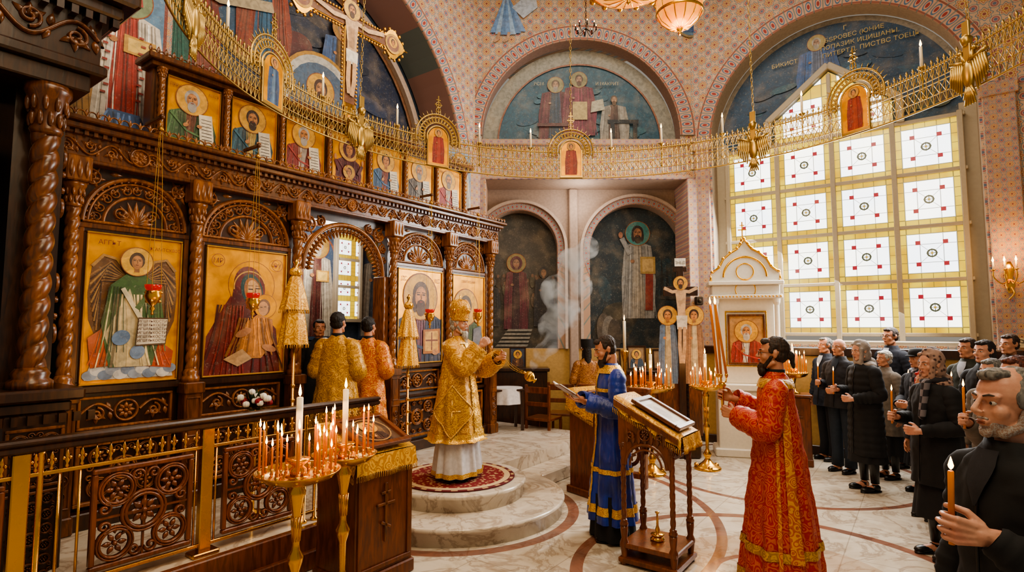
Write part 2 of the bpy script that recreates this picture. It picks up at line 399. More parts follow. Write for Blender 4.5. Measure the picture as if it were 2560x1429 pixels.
def bust(P,cx,zb,H,robe,inner,hair='3a2010',beard=None,hood=None,hold=None,long=False,wd=1.0,seed=1):
    r=H*.15; cz=zb+H-r*1.8; sh=cz-1.35*r; w=r*2.15*wd
    P.poly([(cx-w*1.05,zb),(cx-w*1.1,zb+(sh-zb)*.45),(cx-w*.95,sh-r*.5),(cx-w*.55,sh),(cx,sh+r*.2),(cx+w*.55,sh),(cx+w*.95,sh-r*.5),(cx+w*1.15,zb+(sh-zb)*.4),(cx+w*1.05,zb)],robe)
    P.poly([(cx-w*.25,zb),(cx-w*.3,sh),(cx,sh+r*.2),(cx+w*.3,sh),(cx+w*.12,zb+(sh-zb)*.4),(cx+w*.05,zb)],inner)
    folds(P,cx-w*.55,sh-r*.3,cx-w*.6,zb,w*.7,7,robe,seed);folds(P,cx+w*.55,sh-r*.3,cx+w*.6,zb,w*.7,7,robe,seed+5);folds(P,cx,sh-r*.2,cx-w*.05,zb,w*.35,4,inner,seed+9)
    P.line([(cx-w*.9,sh-r*.6),(cx-w*.2,zb+(sh-zb)*.35),(cx+w*.9,zb+(sh-zb)*.15)],r*.22,lt(robe,1.6))
    head(P,cx,cz,r,hair,beard,hood,long=long)
    hy=zb+(sh-zb)*.48
    if hold=='scroll':
        P.poly([(cx+w*.3,sh-.1*r),(cx+w*.9,sh+.1*r),(cx+w*1.05,zb+.15*r),(cx+w*.4,zb)],'ddd0b6')
        for i in range(7):
            z=sh-.2*r-(sh-zb)*.11*(i+1);P.line([(cx+w*.42+i*.01*w,z),(cx+w*.88+i*.01*w,z+.03*r)],r*.07,'3a2a20')
        P.ell(cx+w*.35,hy+.3*r,r*.3,r*.2,'b67a46')
    elif hold=='book':
        P.poly([(cx+w*.1,hy+.7*r),(cx+w*.8,hy+.8*r),(cx+w*.8,hy-1.1*r),(cx+w*.1,hy-1.1*r)],'a8641c');P.poly([(cx+w*.18,hy+.55*r),(cx+w*.72,hy+.62*r),(cx+w*.72,hy-.9*r),(cx+w*.18,hy-.9*r)],'d8a244')
        P.line([(cx+w*.45,hy+.5*r),(cx+w*.45,hy-.85*r)],r*.12,'6a2a14');P.line([(cx+w*.2,hy-.1*r),(cx+w*.7,hy-.1*r)],r*.12,'6a2a14')
        P.ell(cx+w*.6,hy-1.0*r,r*.35,r*.22,'b67a46')
    elif hold=='orant':
        for sg in (-1,1):
            P.line([(cx+sg*w*.8,hy-.3*r),(cx+sg*w*1.15,hy+1.2*r)],r*.5,robe);P.ell(cx+sg*w*1.17,hy+1.65*r,r*.2,r*.4,'b67a46')
        head(P,cx,hy-.2*r,r*.6,'5a3010',None,None);P.poly([(cx-r*.7,zb),(cx-r*.55,hy-r),(cx+r*.55,hy-r),(cx+r*.7,zb)],'c88a34')
    P.ell(cx-w*.25,hy+.15*r,r*.32,r*.22,'b67a46',0,.5);P.line([(cx-w*.25,hy+.2*r),(cx-w*.15,hy+.75*r)],r*.14,'c48a54')
def full(P,cx,zb,H,robe,inner,hair='3a2010',beard=None,hood=None,hold=None,halo='b8863a',seed=1,wd=1.,skin='b67a46',long=False):
    r=H*.075;cz=zb+H-r*1.2;sh=cz-1.3*r;w=r*1.9*wd
    P.poly([(cx-w*1.15,zb),(cx-w*1.2,zb+(sh-zb)*.5),(cx-w*.95,sh-r*.5),(cx,sh+r*.2),(cx+w*.95,sh-r*.5),(cx+w*1.25,zb+(sh-zb)*.5),(cx+w*1.1,zb)],robe)
    P.poly([(cx-w*.55,zb),(cx-w*.3,sh),(cx+w*.3,sh),(cx+w*.45,zb)],inner)
    folds(P,cx-w*.55,sh-r*.5,cx-w*.75,zb,w*.6,6,robe,seed);folds(P,cx+w*.55,sh-r*.5,cx+w*.75,zb,w*.6,6,robe,seed+3);folds(P,cx,sh,cx,zb,w*.6,6,inner,seed+7)
    head(P,cx,cz,r,hair,beard,hood,halo=halo,skin=skin,long=long);hy=sh-(sh-zb)*.25
    if hold=='book':
        P.rect(cx-w*.1,cx+w*.85,hy-r*.8,hy+r*.7,'c8963a');P.rect(cx+w*.02,cx+w*.72,hy-r*.6,hy+r*.5,'e2bd62')
    P.ell(cx-w*.4,hy,r*.3,r*.25,skin)
def icon(name,w,h,loc,rot,label,draw,frame='wood',fw=.025,leaf=True,tilt=0,cat='icon',dep=.03):
    e=empty(name,loc,rot,label,cat); e.rotation_euler=(tilt,0,rot)
    mb=MB();mb.sm=False
    for a in ((-w/2-fw,w/2+fw,-fw,0),(-w/2-fw,w/2+fw,h,h+fw),(-w/2-fw,-w/2,0,h),(w/2,w/2+fw,0,h)):
        mb.box(a[0],a[1],-dep,0,a[2],a[3],.004)
    mb.box(-w/2,w/2,-.006,0,0,h)
    mk('frame',mb,M[frame],e)
    P=PT();P.y=-.010
    P.rect(-w/2,w/2,0,h,'c89a3a' if leaf else '30405a',1 if leaf else 0)
    draw(P,w,h)
    mk('painted_panel',P,[M['paint'],M['leaf']],e,color=True)
    return e
# ---------------------------------------------------------------- ornament helpers
def spiral(cx,cz,r,a0,turns,d=1,n=22):
    return [(cx+r*(1-.85*i/n)*math.cos(a0+d*turns*2*PI*i/n),cz+r*(1-.85*i/n)*math.sin(a0+d*turns*2*PI*i/n)) for i in range(n+1)]
def circ(cx,cz,r,n=24,a0=0,a1=2*PI): return [(cx+r*math.cos(a0+(a1-a0)*i/n),cz+r*math.sin(a0+(a1-a0)*i/n)) for i in range(n+1)]
def leafb(mb,cx,cz,l,w,a,y,d):
    ux,uz=math.cos(a),math.sin(a);pts=[]
    for i in range(7):
        t=i/6;pts.append((cx+ux*l*t,cz+uz*l*t))
    vs=[];fs=[]
    for i,(x,z) in enumerate(pts):
        ww=w*math.sin(PI*min(1,(i/6)**.8))+.0008
        vs+=[(x-uz*ww,y,z+ux*ww),(x,y-d*math.sin(PI*(i+.5)/7),z),(x+uz*ww,y,z-ux*ww)]
    for i in range(6):
        for k in range(2): fs.append((i*3+k,i*3+k+1,i*3+4+k,i*3+3+k))
    mb.add(vs,fs)
def rosette(mb,cx,cz,r,y,n=8,d=.012):
    mb.ribbon(circ(cx,cz,r),r*.12,d,y);mb.sphere((cx,y-.002,cz),(r*.18,d*1.2,r*.18),8,6)
    for i in range(n): leafb(mb,cx+.2*r*math.cos(2*PI*i/n),cz+.2*r*math.sin(2*PI*i/n),r*.62,r*.17,2*PI*i/n,y,d)
def vine(mb,x0,x1,zc,h,y,d=.014):
    n=max(1,round((x1-x0)/(h*.95)));L=(x1-x0)/n
    mb.ribbon([(x0+(x1-x0)*i/(n*8),zc+.34*h*math.sin(PI*i/8)) for i in range(n*8+1)],h*.055,d,y)
    for i in range(n):
        sg=1 if i%2==0 else -1;cx=x0+L*(i+.5)
        mb.ribbon(spiral(cx,zc-sg*.08*h,h*.27,sg*PI/2,1.5,1 if i%2 else -1,20),h*.05,d,y)
        for a in (.6,1.6,2.6): leafb(mb,cx,zc-sg*.08*h,h*.4,h*.09,-sg*a,y,d)
        leafb(mb,cx+L*.42,zc+sg*.05*h,h*.36,h*.09,sg*PI/2*.9+(.5*sg),y,d);leafb(mb,cx+L*.42,zc,h*.36,h*.09,-sg*PI/2*.9,y,d)
def grille(mb,x0,x1,z0,z1,y,d=.014):
    cx,cz=(x0+x1)/2,(z0+z1)/2;w,h=x1-x0,z1-z0;q=min(w,h)
    if w>1.8*h or h>1.8*w:
        if w>h:
            rosette(mb,cx,cz,h*.42,y,8,d)
            vine(mb,x0,cx-h*.5,cz,h,y,d);vine(mb,cx+h*.5,x1,cz,h,y,d)
        return
    rosette(mb,cx,cz,q*.2,y,8,d);mb.ribbon(circ(cx,cz,q*.24),q*.02,d,y)
    for sx in (-1,1):
        for sz in (-1,1):
            px,pz=cx+sx*w*.3,cz+sz*h*.3
            rosette(mb,px,pz,q*.16,y,6,d);mb.ribbon(circ(px,pz,q*.19,20),q*.015,d,y)
            mb.ribbon(spiral(cx+sx*w*.42,cz+sz*h*.1,q*.075,PI/2*sz,1.3,sx*sz),q*.017,d,y)
            mb.ribbon(spiral(cx+sx*w*.09,cz+sz*h*.42,q*.075,0 if sx<0 else PI,1.3,-sx*sz),q*.017,d,y)
            leafb(mb,cx+sx*w*.3,cz+sz*h*.1,q*.1,q*.03,PI/2*sz,y,d)
            leafb(mb,cx+sx*w*.12,cz+sz*h*.12,q*.16,q*.035,math.atan2(sz,sx),y,d)
def frm(mb,x0,x1,z0,z1,w,y0,y1,b=.004):
    mb.box(x0,x1,y0,y1,z0,z0+w,b);mb.box(x0,x1,y0,y1,z1-w,z1,b);mb.box(x0,x0+w,y0,y1,z0+w,z1-w,b);mb.box(x1-w,x1,y0,y1,z0+w,z1-w,b)
def twist(mb,c,z0,z1,R,turns,n=24,k=None):
    k=k or int((z1-z0)/.01);vs=[];fs=[]
    for j in range(k+1):
        t=j/k;z=z0+(z1-z0)*t
        for i in range(n):
            a=2*PI*i/n;r=R*(.68+.32*abs(math.cos(a-2*PI*turns*t))**.6)
            vs.append((c[0]+r*math.cos(a),c[1]+r*math.sin(a),z))
    for j in range(k):
        for i in range(n):
            q=(i+1)%n;fs.append((j*n+i,j*n+q,j*n+n+q,j*n+n+i))
    mb.add(vs,fs)
def tcol(mb,c,z0,z1,R,turns,cap=.16,base=.12):
    x,y=c
    mb.lathe([(R*1.5,0),(R*1.5,base*.35),(R*1.15,base*.5),(R*1.3,base*.7),(R*.95,base)],20,(x,y,z0))
    twist(mb,c,z0+base,z1-cap,R,turns)
    mb.lathe([(R*.95,0),(R*1.15,cap*.1),(R*.95,cap*.2),(R*1.05,cap*.4),(R*1.45,cap*.8),(R*1.6,cap*.86),(R*1.6,cap)],20,(x,y,z1-cap))
    for i in range(10):
        a=2*PI*i/10
        for q,zz in ((1.1,.3),(1.3,.6)):
            mb.sphere((x+R*q*math.cos(a+zz),y+R*q*math.sin(a+zz),z1-cap+cap*zz),(R*.24,R*.24,cap*.16),6,5)
# ================================================================ ROOM
def archwall(name,x0,x1,z0,z1,cx,cz,r,zb,mat,loc,rot,dep=.0,soffit=None,n=40):
    mb=MB();mb.sm=False
    xs=[cx-r*math.cos(PI*i/n) for i in range(n+1)]
    zs=[cz+r*math.sin(PI*i/n) for i in range(n+1)]
    for i in range(n): mb.add([(xs[i],0,zs[i]),(xs[i+1],0,zs[i+1]),(xs[i+1],0,z1),(xs[i],0,z1)],[(0,1,2,3)])
    if x0<cx-r: mb.add([(x0,0,z0),(cx-r,0,z0),(cx-r,0,z1),(x0,0,z1)],[(0,1,2,3)])
    if x1>cx+r: mb.add([(cx+r,0,z0),(x1,0,z0),(x1,0,z1),(cx+r,0,z1)],[(0,1,2,3)])
    if zb>z0: mb.add([(cx-r,0,z0),(cx+r,0,z0),(cx+r,0,zb),(cx-r,0,zb)],[(0,1,2,3)])
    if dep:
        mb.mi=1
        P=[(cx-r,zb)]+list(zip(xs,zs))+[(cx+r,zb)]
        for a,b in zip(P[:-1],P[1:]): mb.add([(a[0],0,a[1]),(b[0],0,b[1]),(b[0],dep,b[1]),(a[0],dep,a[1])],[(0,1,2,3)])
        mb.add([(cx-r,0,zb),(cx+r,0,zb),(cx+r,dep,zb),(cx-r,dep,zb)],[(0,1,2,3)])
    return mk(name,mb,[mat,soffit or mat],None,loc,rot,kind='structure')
def band(name,r0,r1,dy,mat,loc,rot,a0=0,a1=PI,n=48,legs=0):
    mb=MB();pts=[]
    if legs: pts.append((1,0,-legs))
    for i in range(n+1):
        a=a0+(a1-a0)*i/n;pts.append((math.cos(a),math.sin(a),0))
    if legs: pts.append((-1,0,-legs))
    vs=[];fs=[]
    for c,s,z in pts:
        vs+=[(r0*c,0,r0*s+z),(r0*c,-dy,r0*s+z),(r1*c,-dy,r1*s+z),(r1*c,0,r1*s+z)]
    for i in range(len(pts)-1):
        for k in range(3): fs.append((i*4+k,i*4+k+1,i*4+5+k,i*4+4+k))
    mb.add(vs,fs,False);return mk(name,mb,mat,None,loc,rot,kind='structure')
TOP=8.2
mb=MB();mb.box(-3,12,-6,7.5,-.1,0);mk('floor',mb,M['floor'],None,(0,0,0),AL,label='polished cream marble floor with red inlay rings',kind='structure')
mb=MB();mb.box(-3,12,-6,8.2,TOP,TOP+.1);mk('ceiling',mb,M['pink'],None,(0,0,0),AL,kind='structure')
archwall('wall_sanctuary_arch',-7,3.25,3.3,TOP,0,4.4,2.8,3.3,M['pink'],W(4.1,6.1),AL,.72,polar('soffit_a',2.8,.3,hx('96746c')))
band('trim_1',2.8,3.05,.03,polar('border_a',2.92,.125,hx('bd9680'),60),W(4.1,6.1,4.4),AL)
band('trim_16',2.52,2.62,.12,M['mould'],W(4.1,6.84,4.4),AL)
mb=MB();mb.box(2.85,3.25,0,.75,.3,3.3);mk('wall_sanctuary_pier',mb,M['pinkS'],None,W(4.1,6.1),AL,kind='structure')
mb=MB();mb.box(-7,4.2,0,.1,0,TOP);mk('wall_sanctuary',mb,flat('sanctuary_plaster','34445a',.8,.5),None,W(4.1,6.86),AL,kind='structure')
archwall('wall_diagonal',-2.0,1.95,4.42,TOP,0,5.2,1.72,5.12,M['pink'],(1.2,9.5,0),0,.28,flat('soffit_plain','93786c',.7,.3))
band('trim_2',1.72,1.98,.03,polar('border_b',1.85,.13,hx('bd9680'),44),(1.2,9.5,5.2),0)
mb=MB();mb.box(-1.95,1.95,-.05,0,4.42,4.5,.01);mb.box(-1.95,1.95,-.07,0,5.02,5.12,.015);mk('trim_3',mb,M['pinkS'],None,(1.2,9.5,0),0,kind='structure')
for i,(x0,x1) in enumerate(((-.85,-.45),(3.0,3.3))):
    mb=MB();mb.box(x0,x1,9.42,10.2,0,4.42,.01);mk('wall_pier.%03d'%i if i else 'wall_pier',mb,M['pinkS'],kind='structure')
NY=10.2
def nichewall():
    mb=MB();mb.sm=False;n=30;x=-.9;arches=((.13,.70,3.33),(2.28,.86,3.28))
    for cx,r,zs in arches:
        if cx-r>x: mb.add([(x,0,0),(cx-r,0,0),(cx-r,0,4.5),(x,0,4.5)],[(0,1,2,3)])
        for i in range(n):
            a,b=PI-PI*i/n,PI-PI*(i+1)/n;xa,xb,za,zb=cx+r*math.cos(a),cx+r*math.cos(b),zs+r*math.sin(a),zs+r*math.sin(b)
            mb.add([(xa,0,za),(xb,0,zb),(xb,0,4.5),(xa,0,4.5)],[(0,1,2,3)]);mb.add([(xa,0,za),(xb,0,zb),(xb,.25,zb),(xa,.25,za)],[(0,1,2,3)])
        mb.add([(cx-r,0,0),(cx+r,0,0),(cx+r,0,1.5),(cx-r,0,1.5)],[(0,1,2,3)])
        for s_ in (-1,1): mb.add([(cx+s_*r,0,1.5),(cx+s_*r,.25,1.5),(cx+s_*r,.25,zs),(cx+s_*r,0,zs)],[(0,1,2,3)])
        mb.add([(cx-r,0,1.5),(cx+r,0,1.5),(cx+r,.25,1.5),(cx-r,.25,1.5)],[(0,1,2,3)]);x=cx+r
    mb.add([(x,0,0),(3.4,0,0),(3.4,0,4.5),(x,0,4.5)],[(0,1,2,3)])
    return mk('wall_niche',mb,M['stonewall'],None,(0,NY,0),0,kind='structure')
nichewall()
for (nm,cx,r,zs) in (('trim_4',.13,.70,3.33),('trim_5',2.28,.86,3.28)):
    band(nm,r+.0,r+.13,.05,polar('border_'+nm,r+.065,.065,hx('a5856e'),30),(cx,NY,zs),0,legs=zs-1.5)
for (nm,cx,r,zs) in (('trim_12',.13,.83,3.33),('trim_13',2.28,.99,3.28)):
    band(nm,r,r+.05,.11,M['mould'],(cx,NY,zs),0,legs=zs-1.5)
mb=MB();mb.box(1.04,1.2,-.1,0,0,4.42,.02);mk('trim_14',mb,M['stonewall'],None,(0,NY,0),0,kind='structure')
mb=MB();mb.box(-.9,3.4,-.03,0,0,1.5);mk('trim_15',mb,M['ochre'],None,(0,NY,0),0,kind='structure')
mb=MB();mb.box(-.95,3.45,9.5,10.3,4.42,4.5);mk('ceiling_niche',mb,M['stonewall'],kind='structure')
mb=MB();mb.box(-3,4.2,9.3,10.3,-.02,.005);mk('floor_niche',mb,M['marble'],kind='structure')
FW=AL-PI/2
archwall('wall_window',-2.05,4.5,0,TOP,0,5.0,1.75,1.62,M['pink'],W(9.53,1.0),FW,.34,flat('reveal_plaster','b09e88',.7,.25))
band('trim_6',1.75,2.0,.03,polar('border_c',1.87,.125,hx('bd9680'),44),W(9.53,1.0,5.0),FW,legs=0)
mb=MB()
for x0,x1 in ((-2.02,-1.78),(1.78,2.12)):
    mb.box(x0,x1,-.06,0,1.5,5.0,.01);mb.box(x0-.03,x1+.03,-.09,0,4.9,5.08,.01)
mk('trim_7',mb,M['pinkS'],None,W(9.53,1.0),FW,kind='structure')
mb=MB();mb.box(2.25,4.5,-.1,0,1.5,TOP,.01);mk('trim_8',mb,M['teal'],None,W(9.53,1.0),FW,kind='structure')
mb=MB();mb.box(-2.05,4.5,-.05,0,0,1.45);mk('trim_9',mb,M['ochre'],None,W(9.53,1.0),FW,kind='structure')
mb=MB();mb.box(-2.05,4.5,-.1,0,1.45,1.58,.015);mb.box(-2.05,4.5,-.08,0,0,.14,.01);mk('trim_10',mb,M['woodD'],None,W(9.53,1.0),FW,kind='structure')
mb=MB();mb.sm=False
mb.box(-1.75,-1.56,.3,.36,1.62,5.0);mb.box(1.56,1.75,.3,.36,1.62,5.0)
mk('wall_window_recess',mb,M['frame'],None,W(9.53,1.0),FW,kind='structure')
mb=MB();mb.sm=False
Z0=1.77
X=[-1.56+.78*i for i in range(5)];Z=[Z0+.765*i for i in range(5)]
for x in X: mb.box(x-.034,x+.034,.2,.3,1.62,4.88,.008)
for z in Z: mb.box(-1.62,1.62,.21,.29,z-.026,z+.026,.008)
mb.box(-1.75,1.75,.02,.32,1.58,1.68,.015)
G=[(-.86,4.88),(-.86,5.22),(0,5.92),(.86,5.22),(.86,4.88)]
for a,b in zip(G[:-1],G[1:]):
    d=Vector((b[0]-a[0],0,b[1]-a[1]));L=d.length;mb.M=Matrix.Translation((a[0],0,a[1]))@Matrix.Rotation(-math.atan2(d.z,d.x),4,'Y');mb.box(-.03,L+.03,.17,.3,-.02,.08,.01);mb.M=None
mb.box(-.03,.03,.2,.29,4.85,5.82,.008);mb.box(-.8,.8,.21,.29,5.21,5.25,.008)
fr=mk('window_1',mb,M['frame'],None,W(9.53,1.0),FW,kind='structure',label='tall gabled stained glass window with cream mullions')
P=PT();P.y=.26;P.rect(-1.56,1.56,Z0,4.83,'ffffff');P.poly([(-.8,4.83),(.8,4.83),(.8,5.22),(0,5.87),(-.8,5.22)],'ffffff')
mk('stained_glass',P,M['glass'],fr)
def halfdisc(P,r,c,n=40,z=0): P.poly([(r*math.cos(PI*i/n),z+r*math.sin(PI*i/n)) for i in range(n+1)],c)
def clouds(P,r,cols,n,seed):
    rr=random.Random(seed)
    for i in range(n):
        a=rr.uniform(.1,PI-.1);q=rr.uniform(.15,.82)*r;P.ell(q*math.cos(a),q*math.sin(a)*.95,r*rr.uniform(.05,.15),r*rr.uniform(.02,.05),rr.choice(cols),rot=rr.uniform(-.3,.3))
P=PT();halfdisc(P,1.72,'8b897e');halfdisc(P,1.45,'2c5468');clouds(P,1.4,['2a5066','345c6e','264858','33606f'],60,3)
P.ring(0,0,1.45,.03,'8a5a44',0,0,PI);P.rect(-1.72,1.72,-.08,.03,'a88272')
for cx,rb,inn,be,z in ((-.42,'5a2a34','38485a','8a867e',.25),(.0,'6a2c3c','7a3848','4a3424',.34),(.62,'8a867e','54403a','4a3424',.12)):
    full(P,cx,z-.2,1.12 if cx<.5 else .95,rb,inn,beard=be,hair='4a3c30',halo='8a845c' if cx<.5 else None,seed=int(cx*10)+5,wd=1.6,skin='90705a')
P.poly([(-.12,.42),(.14,.42),(.14,.75),(-.12,.75)],'b09c68');P.rect(-.75,-.2,.3,.36,'4a222c');P.rect(.5,1.05,.35,.42,'1a2228');P.rect(.55,.62,0,.36,'1a2228');P.rect(.95,1.02,0,.36,'1a2228')
P.poly([(.2,.55),(.45,.6),(.42,.8),(.22,.75)],'a8a490')
P.text('ЯСМ',-.72,1.05,.08,'aaa280');P.text('И МАКРИТ',.5,1.05,.08,'aaa280')
mk('lunette_painting',P,M['paint'],None,(1.2,9.76,5.14),0,label='arched lunette mural of three seated evangelists on blue',cat='mural',color=True)
P=PT();P.poly([(1.74*math.cos(PI*i/40),1.74*math.sin(PI*i/40)) for i in range(41)]+[(-1.74,-.3),(1.74,-.3)],'857e72');halfdisc(P,1.66,'1f4260')
P.rect(-1.66,1.66,-.3,.02,'2a485e');clouds(P,1.6,['1d3e5c','27506c','1a3852','305668'],60,9)
for sg in (-1,1):
    for i in range(8): P.ell(sg*(1.0+.06*i),.1+.05*(i%3),.13,.09,['48523e','5a4a38','2c4240'][i%3])
full(P,-.15,.5,1.0,'245490','607090','a09c90','a09c90',halo='a09058',seed=4,wd=1.8,skin='90705a');P.poly([(-.6,.55),(.1,.5),(.6,.7),(.1,.9)],'3c6484');P.poly([(.1,.8),(.35,.95),(.45,.85),(.2,.7)],'4a7494')
for i,(s_,x,z) in enumerate((('БЅРОВЕС (ЮНИЕ',.36,1.37),('ПОПАЗИК ИЦИШАНЫ.',.42,1.25),('ПИТЕРТД. ПИСТВС ТОЕЦЬ',.55,1.13),('БИКИСТ',-.62,1.16),('Г',.25,1.5))): P.text(s_,x,z,.095,'c4ac62')
mk('lunette_painting',P,M['paint'],None,W(9.53+.325,1.0,4.99),FW,label='blue lunette mural of white bearded prophet with inscription',cat='mural',color=True)
P=PT();halfdisc(P,2.62,'1f283e');clouds(P,2.5,['28344e','182134','34394a','403a3a','1c2c48'],90,21);P.ring(0,0,2.5,.09,'7a5236',0,0,PI)
rr=random.Random(3)
for i in range(9): P.ell(-1.9+i*.25,1.1+.1*(i%3),.35,.22,['5a2420','2c4c68','684824','264c38'][i%4],rot=.5)
full(P,-1.35,.4,1.7,'762418','245a4e','5a4a34','7a7060',seed=3,wd=1.7,halo='a8782c');full(P,-.3,.9,1.4,'86381e','24587a','7a6a50',seed=8,wd=1.6,halo='a8782c');full(P,.9,.7,1.3,'385884','785a30','7a6a50',seed=12,wd=1.6,halo='a8782c')
P.line([(-1.6,1.6),(-.9,1.5),(-.2,1.7)],.14,'b0a080')
for i in range(9):
    a=PI*(i+.5)/9;P.line([(1.9+.05*math.cos(a),.2),(1.9+.5*math.cos(a),.2+.6*math.sin(a))],.02,'5a4468')
P.ell(.55,.75,.62,.62,'c4beb0');P.ell(.0,.4,.38,.38,'c4beb0');P.ell(1.1,.4,.38,.38,'c4beb0');P.ring(.55,.75,.6,.05,'b8862a');P.ell(.55,.7,.5,.52,'4a6078');head(P,.55,.85,.13,'4a3020','4a3020');P.poly([(.25,.3),(.4,.65),(.7,.65),(.85,.3)],'40587c')
mk('lunette_painting',P,M['paint'],None,W(4.1,6.84,4.4),AL,label='dark blue apse mural with robed saints and clouds',cat='mural',color=True)
P=PT();P.rect(-.33,.33,0,1.55,'7e3a30');P.rect(-.3,.3,.03,1.55,'5a7fa0');P.rect(-.3,.3,.03,.35,'5a7a46')
full(P,0,.06,1.5,'d8cec2','a63226','c8c0b4','d0c8c0',hold='book',halo='7a8a68',seed=2,wd=1.3)
for i in range(9):
    for j in range(2):P.rect(-.19+j*.28+.02*(i%2),-.15+j*.28+.02*(i%2),.45+i*.075,.47+i*.075,'a03428')
P.rect(-.13,.13,.06,.32,'5474a8');folds(P,0,.3,0,.06,.3,7,'6886b8',3)
P.poly([(-.11,1.36),(.11,1.36),(.09,1.5),(0,1.55),(-.09,1.5)],'a03830')
mk('fresco_panel',P,M['paint'],None,W(1.93,5.8,3.5),AL,label='fresco of a bishop in white and red vestments with book',cat='mural',color=True)
mb=MB();mb.box(-.75,.38,.01,.3,0,4.6);mk('wall_sanctuary_pilaster',mb,M['pinkS'],None,W(1.93,5.8,3.5),AL,kind='structure')
P=PT();P.rect(-.17,.17,0,1.5,'7d8a5c');full(P,0,.05,1.4,'b88a4c','7a4a2c','4a3020',None,seed=4,wd=1.1)
mk('fresco_panel',P,M['paint'],None,W(1.42,5.79,3.5),AL,label='narrow fresco of a standing saint on green',cat='mural',color=True)
P=PT();P.rect(-.28,.28,0,1.3,'8090a0');full(P,0,.02,1.2,'c4baae','943428','c0b8ac','c8c0b8',hold='book',seed=2,wd=1.3)
mk('fresco_panel',P,M['paint'],None,W(6.75,5.98,3.45),AL,label='fresco of a bishop in white and red on pier',cat='mural',color=True)
mb=MB();mb.box(-.3,.55,.01,.12,0,1.35);mk('wall_sanctuary_end',mb,M['pinkS'],None,W(6.75,5.98,3.45),AL,kind='structure')
P=PT();r=.72;P.poly([(r*math.cos(PI*i/30),3.33+r*math.sin(PI*i/30)) for i in range(31)]+[(-r,1.5),(r,1.5)],'34322c')
P.ell(0,3.0,.6,.75,'423c34')
rr=random.Random(5)
for i in range(34):
    x=rr.uniform(-.66,.66);z=rr.uniform(2.35,2.75);P.ell(x,z,.05,.12,['4a3a30','584438','34281f','4a4434'][i%4]);P.ell(x,z+.11,.026,.034,'6a4e3c')
full(P,-.05,1.85,1.35,'54202a','341a20',hood='54202a',halo='7c6c40',seed=3,skin='785640');full(P,.46,1.9,1.1,'202026','2c282c',hood='222026',halo=None,seed=6,skin='785640');full(P,-.5,1.9,.9,'343436','403430',hood='4a4642',halo=None,seed=6,skin='785640')
for i in range(5): P.poly([(-.2-.05*i,1.85-.07*i),(.25-.02*i,1.85-.07*i),(.23-.02*i,1.81-.07*i),(-.24-.05*i,1.81-.07*i)],'7c786e')
mk('niche_mural',P,M['paint'],None,(.13,NY+.24,0),0,label='arched mural of robed woman before dark crowd',cat='mural',color=True)
P=PT();r=.88;P.poly([(r*math.cos(PI*i/30),3.28+r*math.sin(PI*i/30)) for i in range(31)]+[(-r,1.5),(r,1.5)],'10262f')
for i,(a,b_) in enumerate([(.3,3.5),(-.4,3.6),(.5,3.0),(-.6,3.1),(.6,2.6),(-.1,3.95),(-.55,2.6)]): P.ell(a,b_,.25,.12,['16343f','0e1f28'][i%2],rot=.3*i)
for i in range(16):
    a=2*PI*i/16;P.poly([(.08+.1*math.cos(a-.12),3.62+.1*math.sin(a-.12)),(.08+.3*math.cos(a),3.62+.3*math.sin(a)),(.08+.1*math.cos(a+.12),3.62+.1*math.sin(a+.12))],'2c6a70')
for i in range(5): P.ell(-.45+.05*i,1.75+.1*i,.35,.2,['20221c','343024','1e2a28'][i%3])
for i in range(4): P.poly([(.48+.1*i,2.4),(.52+.1*i,3.3-.15*i),(.57+.1*i,2.4)],'0a1a20')
full(P,.08,2.05,1.75,'868684','948e84',hair='20140e',beard='20140e',hold=None,halo='357a78',seed=5,wd=1.05,long=True,skin='8f6448')
P.poly([(.2,2.2),(.34,2.2),(.36,3.0),(.22,3.05)],'802620');P.rect(.12,.4,2.88,3.2,'a08448');P.rect(.16,.36,2.92,3.16,'b89c68');P.line([(-.07,3.25),(-.22,3.55)],.09,'868684');P.ell(-.24,3.61,.04,.06,'96644a')
for i in range(3): P.ell(-.58+.1*i,1.85-.05*i,.13,.3,['50463c','706a62','403830'][i])
mk('niche_mural',P,M['paint'],None,(2.28,NY+.24,0),0,label='arched mural of Christ in white holding golden book',cat='mural',color=True)
for i,(x,z) in enumerate(((-1.3,7.3),(1.95,7.25))):
    P=PT()
    if i==0:
        for k in range(7):
            a=-1.9+.12*k;P.poly([(x,z+.5),(x+.75*math.cos(a)-.04,z+.5+.8*math.sin(a)),(x+.75*math.cos(a)+.06,z+.5+.8*math.sin(a))],['6288b8','86a6c8','5478a4'][k%3])
        for dx in (-.12,.05): P.line([(x+dx,z-.25),(x+dx-.03,z-.38),(x+dx-.1,z-.42)],.05,'b0886a')
        P.poly([(x+.1,z+.2),(x+.5,z+.55),(x+.55,z+.2),(x+.3,z)],'a8b4c4')
    else:
        P.ell(x,z,.3,.3,'8a7a5a');P.ell(x,z,.26,.26,'5a7a94');head(P,x,z+.05,.08);P.poly([(x-.15,z-.2),(x-.1,z-.05),(x+.1,z-.05),(x+.15,z-.2)],'3a5a8a')
    mk('wall_fresco',P,M['paint'],None,(1.2,9.47,0),0,label='blue robed angel fresco' if i<1 else 'round medallion fresco of a saint',cat='mural',color=True)
mb=MB();frm(mb,-.24,.24,1.95,3.3,.05,-.08,0);mb.box(-.2,.2,-.06,-.02,2.45,2.49);mb.box(-.2,.2,-.06,-.02,2.85,2.89)
fr=mk('window_2',mb,M['frame'],None,W(5.22,6.84),AL,kind='structure')
P=PT();P.y=-.03;P.rect(-.2,.2,2.0,3.25,'ffffff');mk('stained_glass',P,M['glassS'],fr)
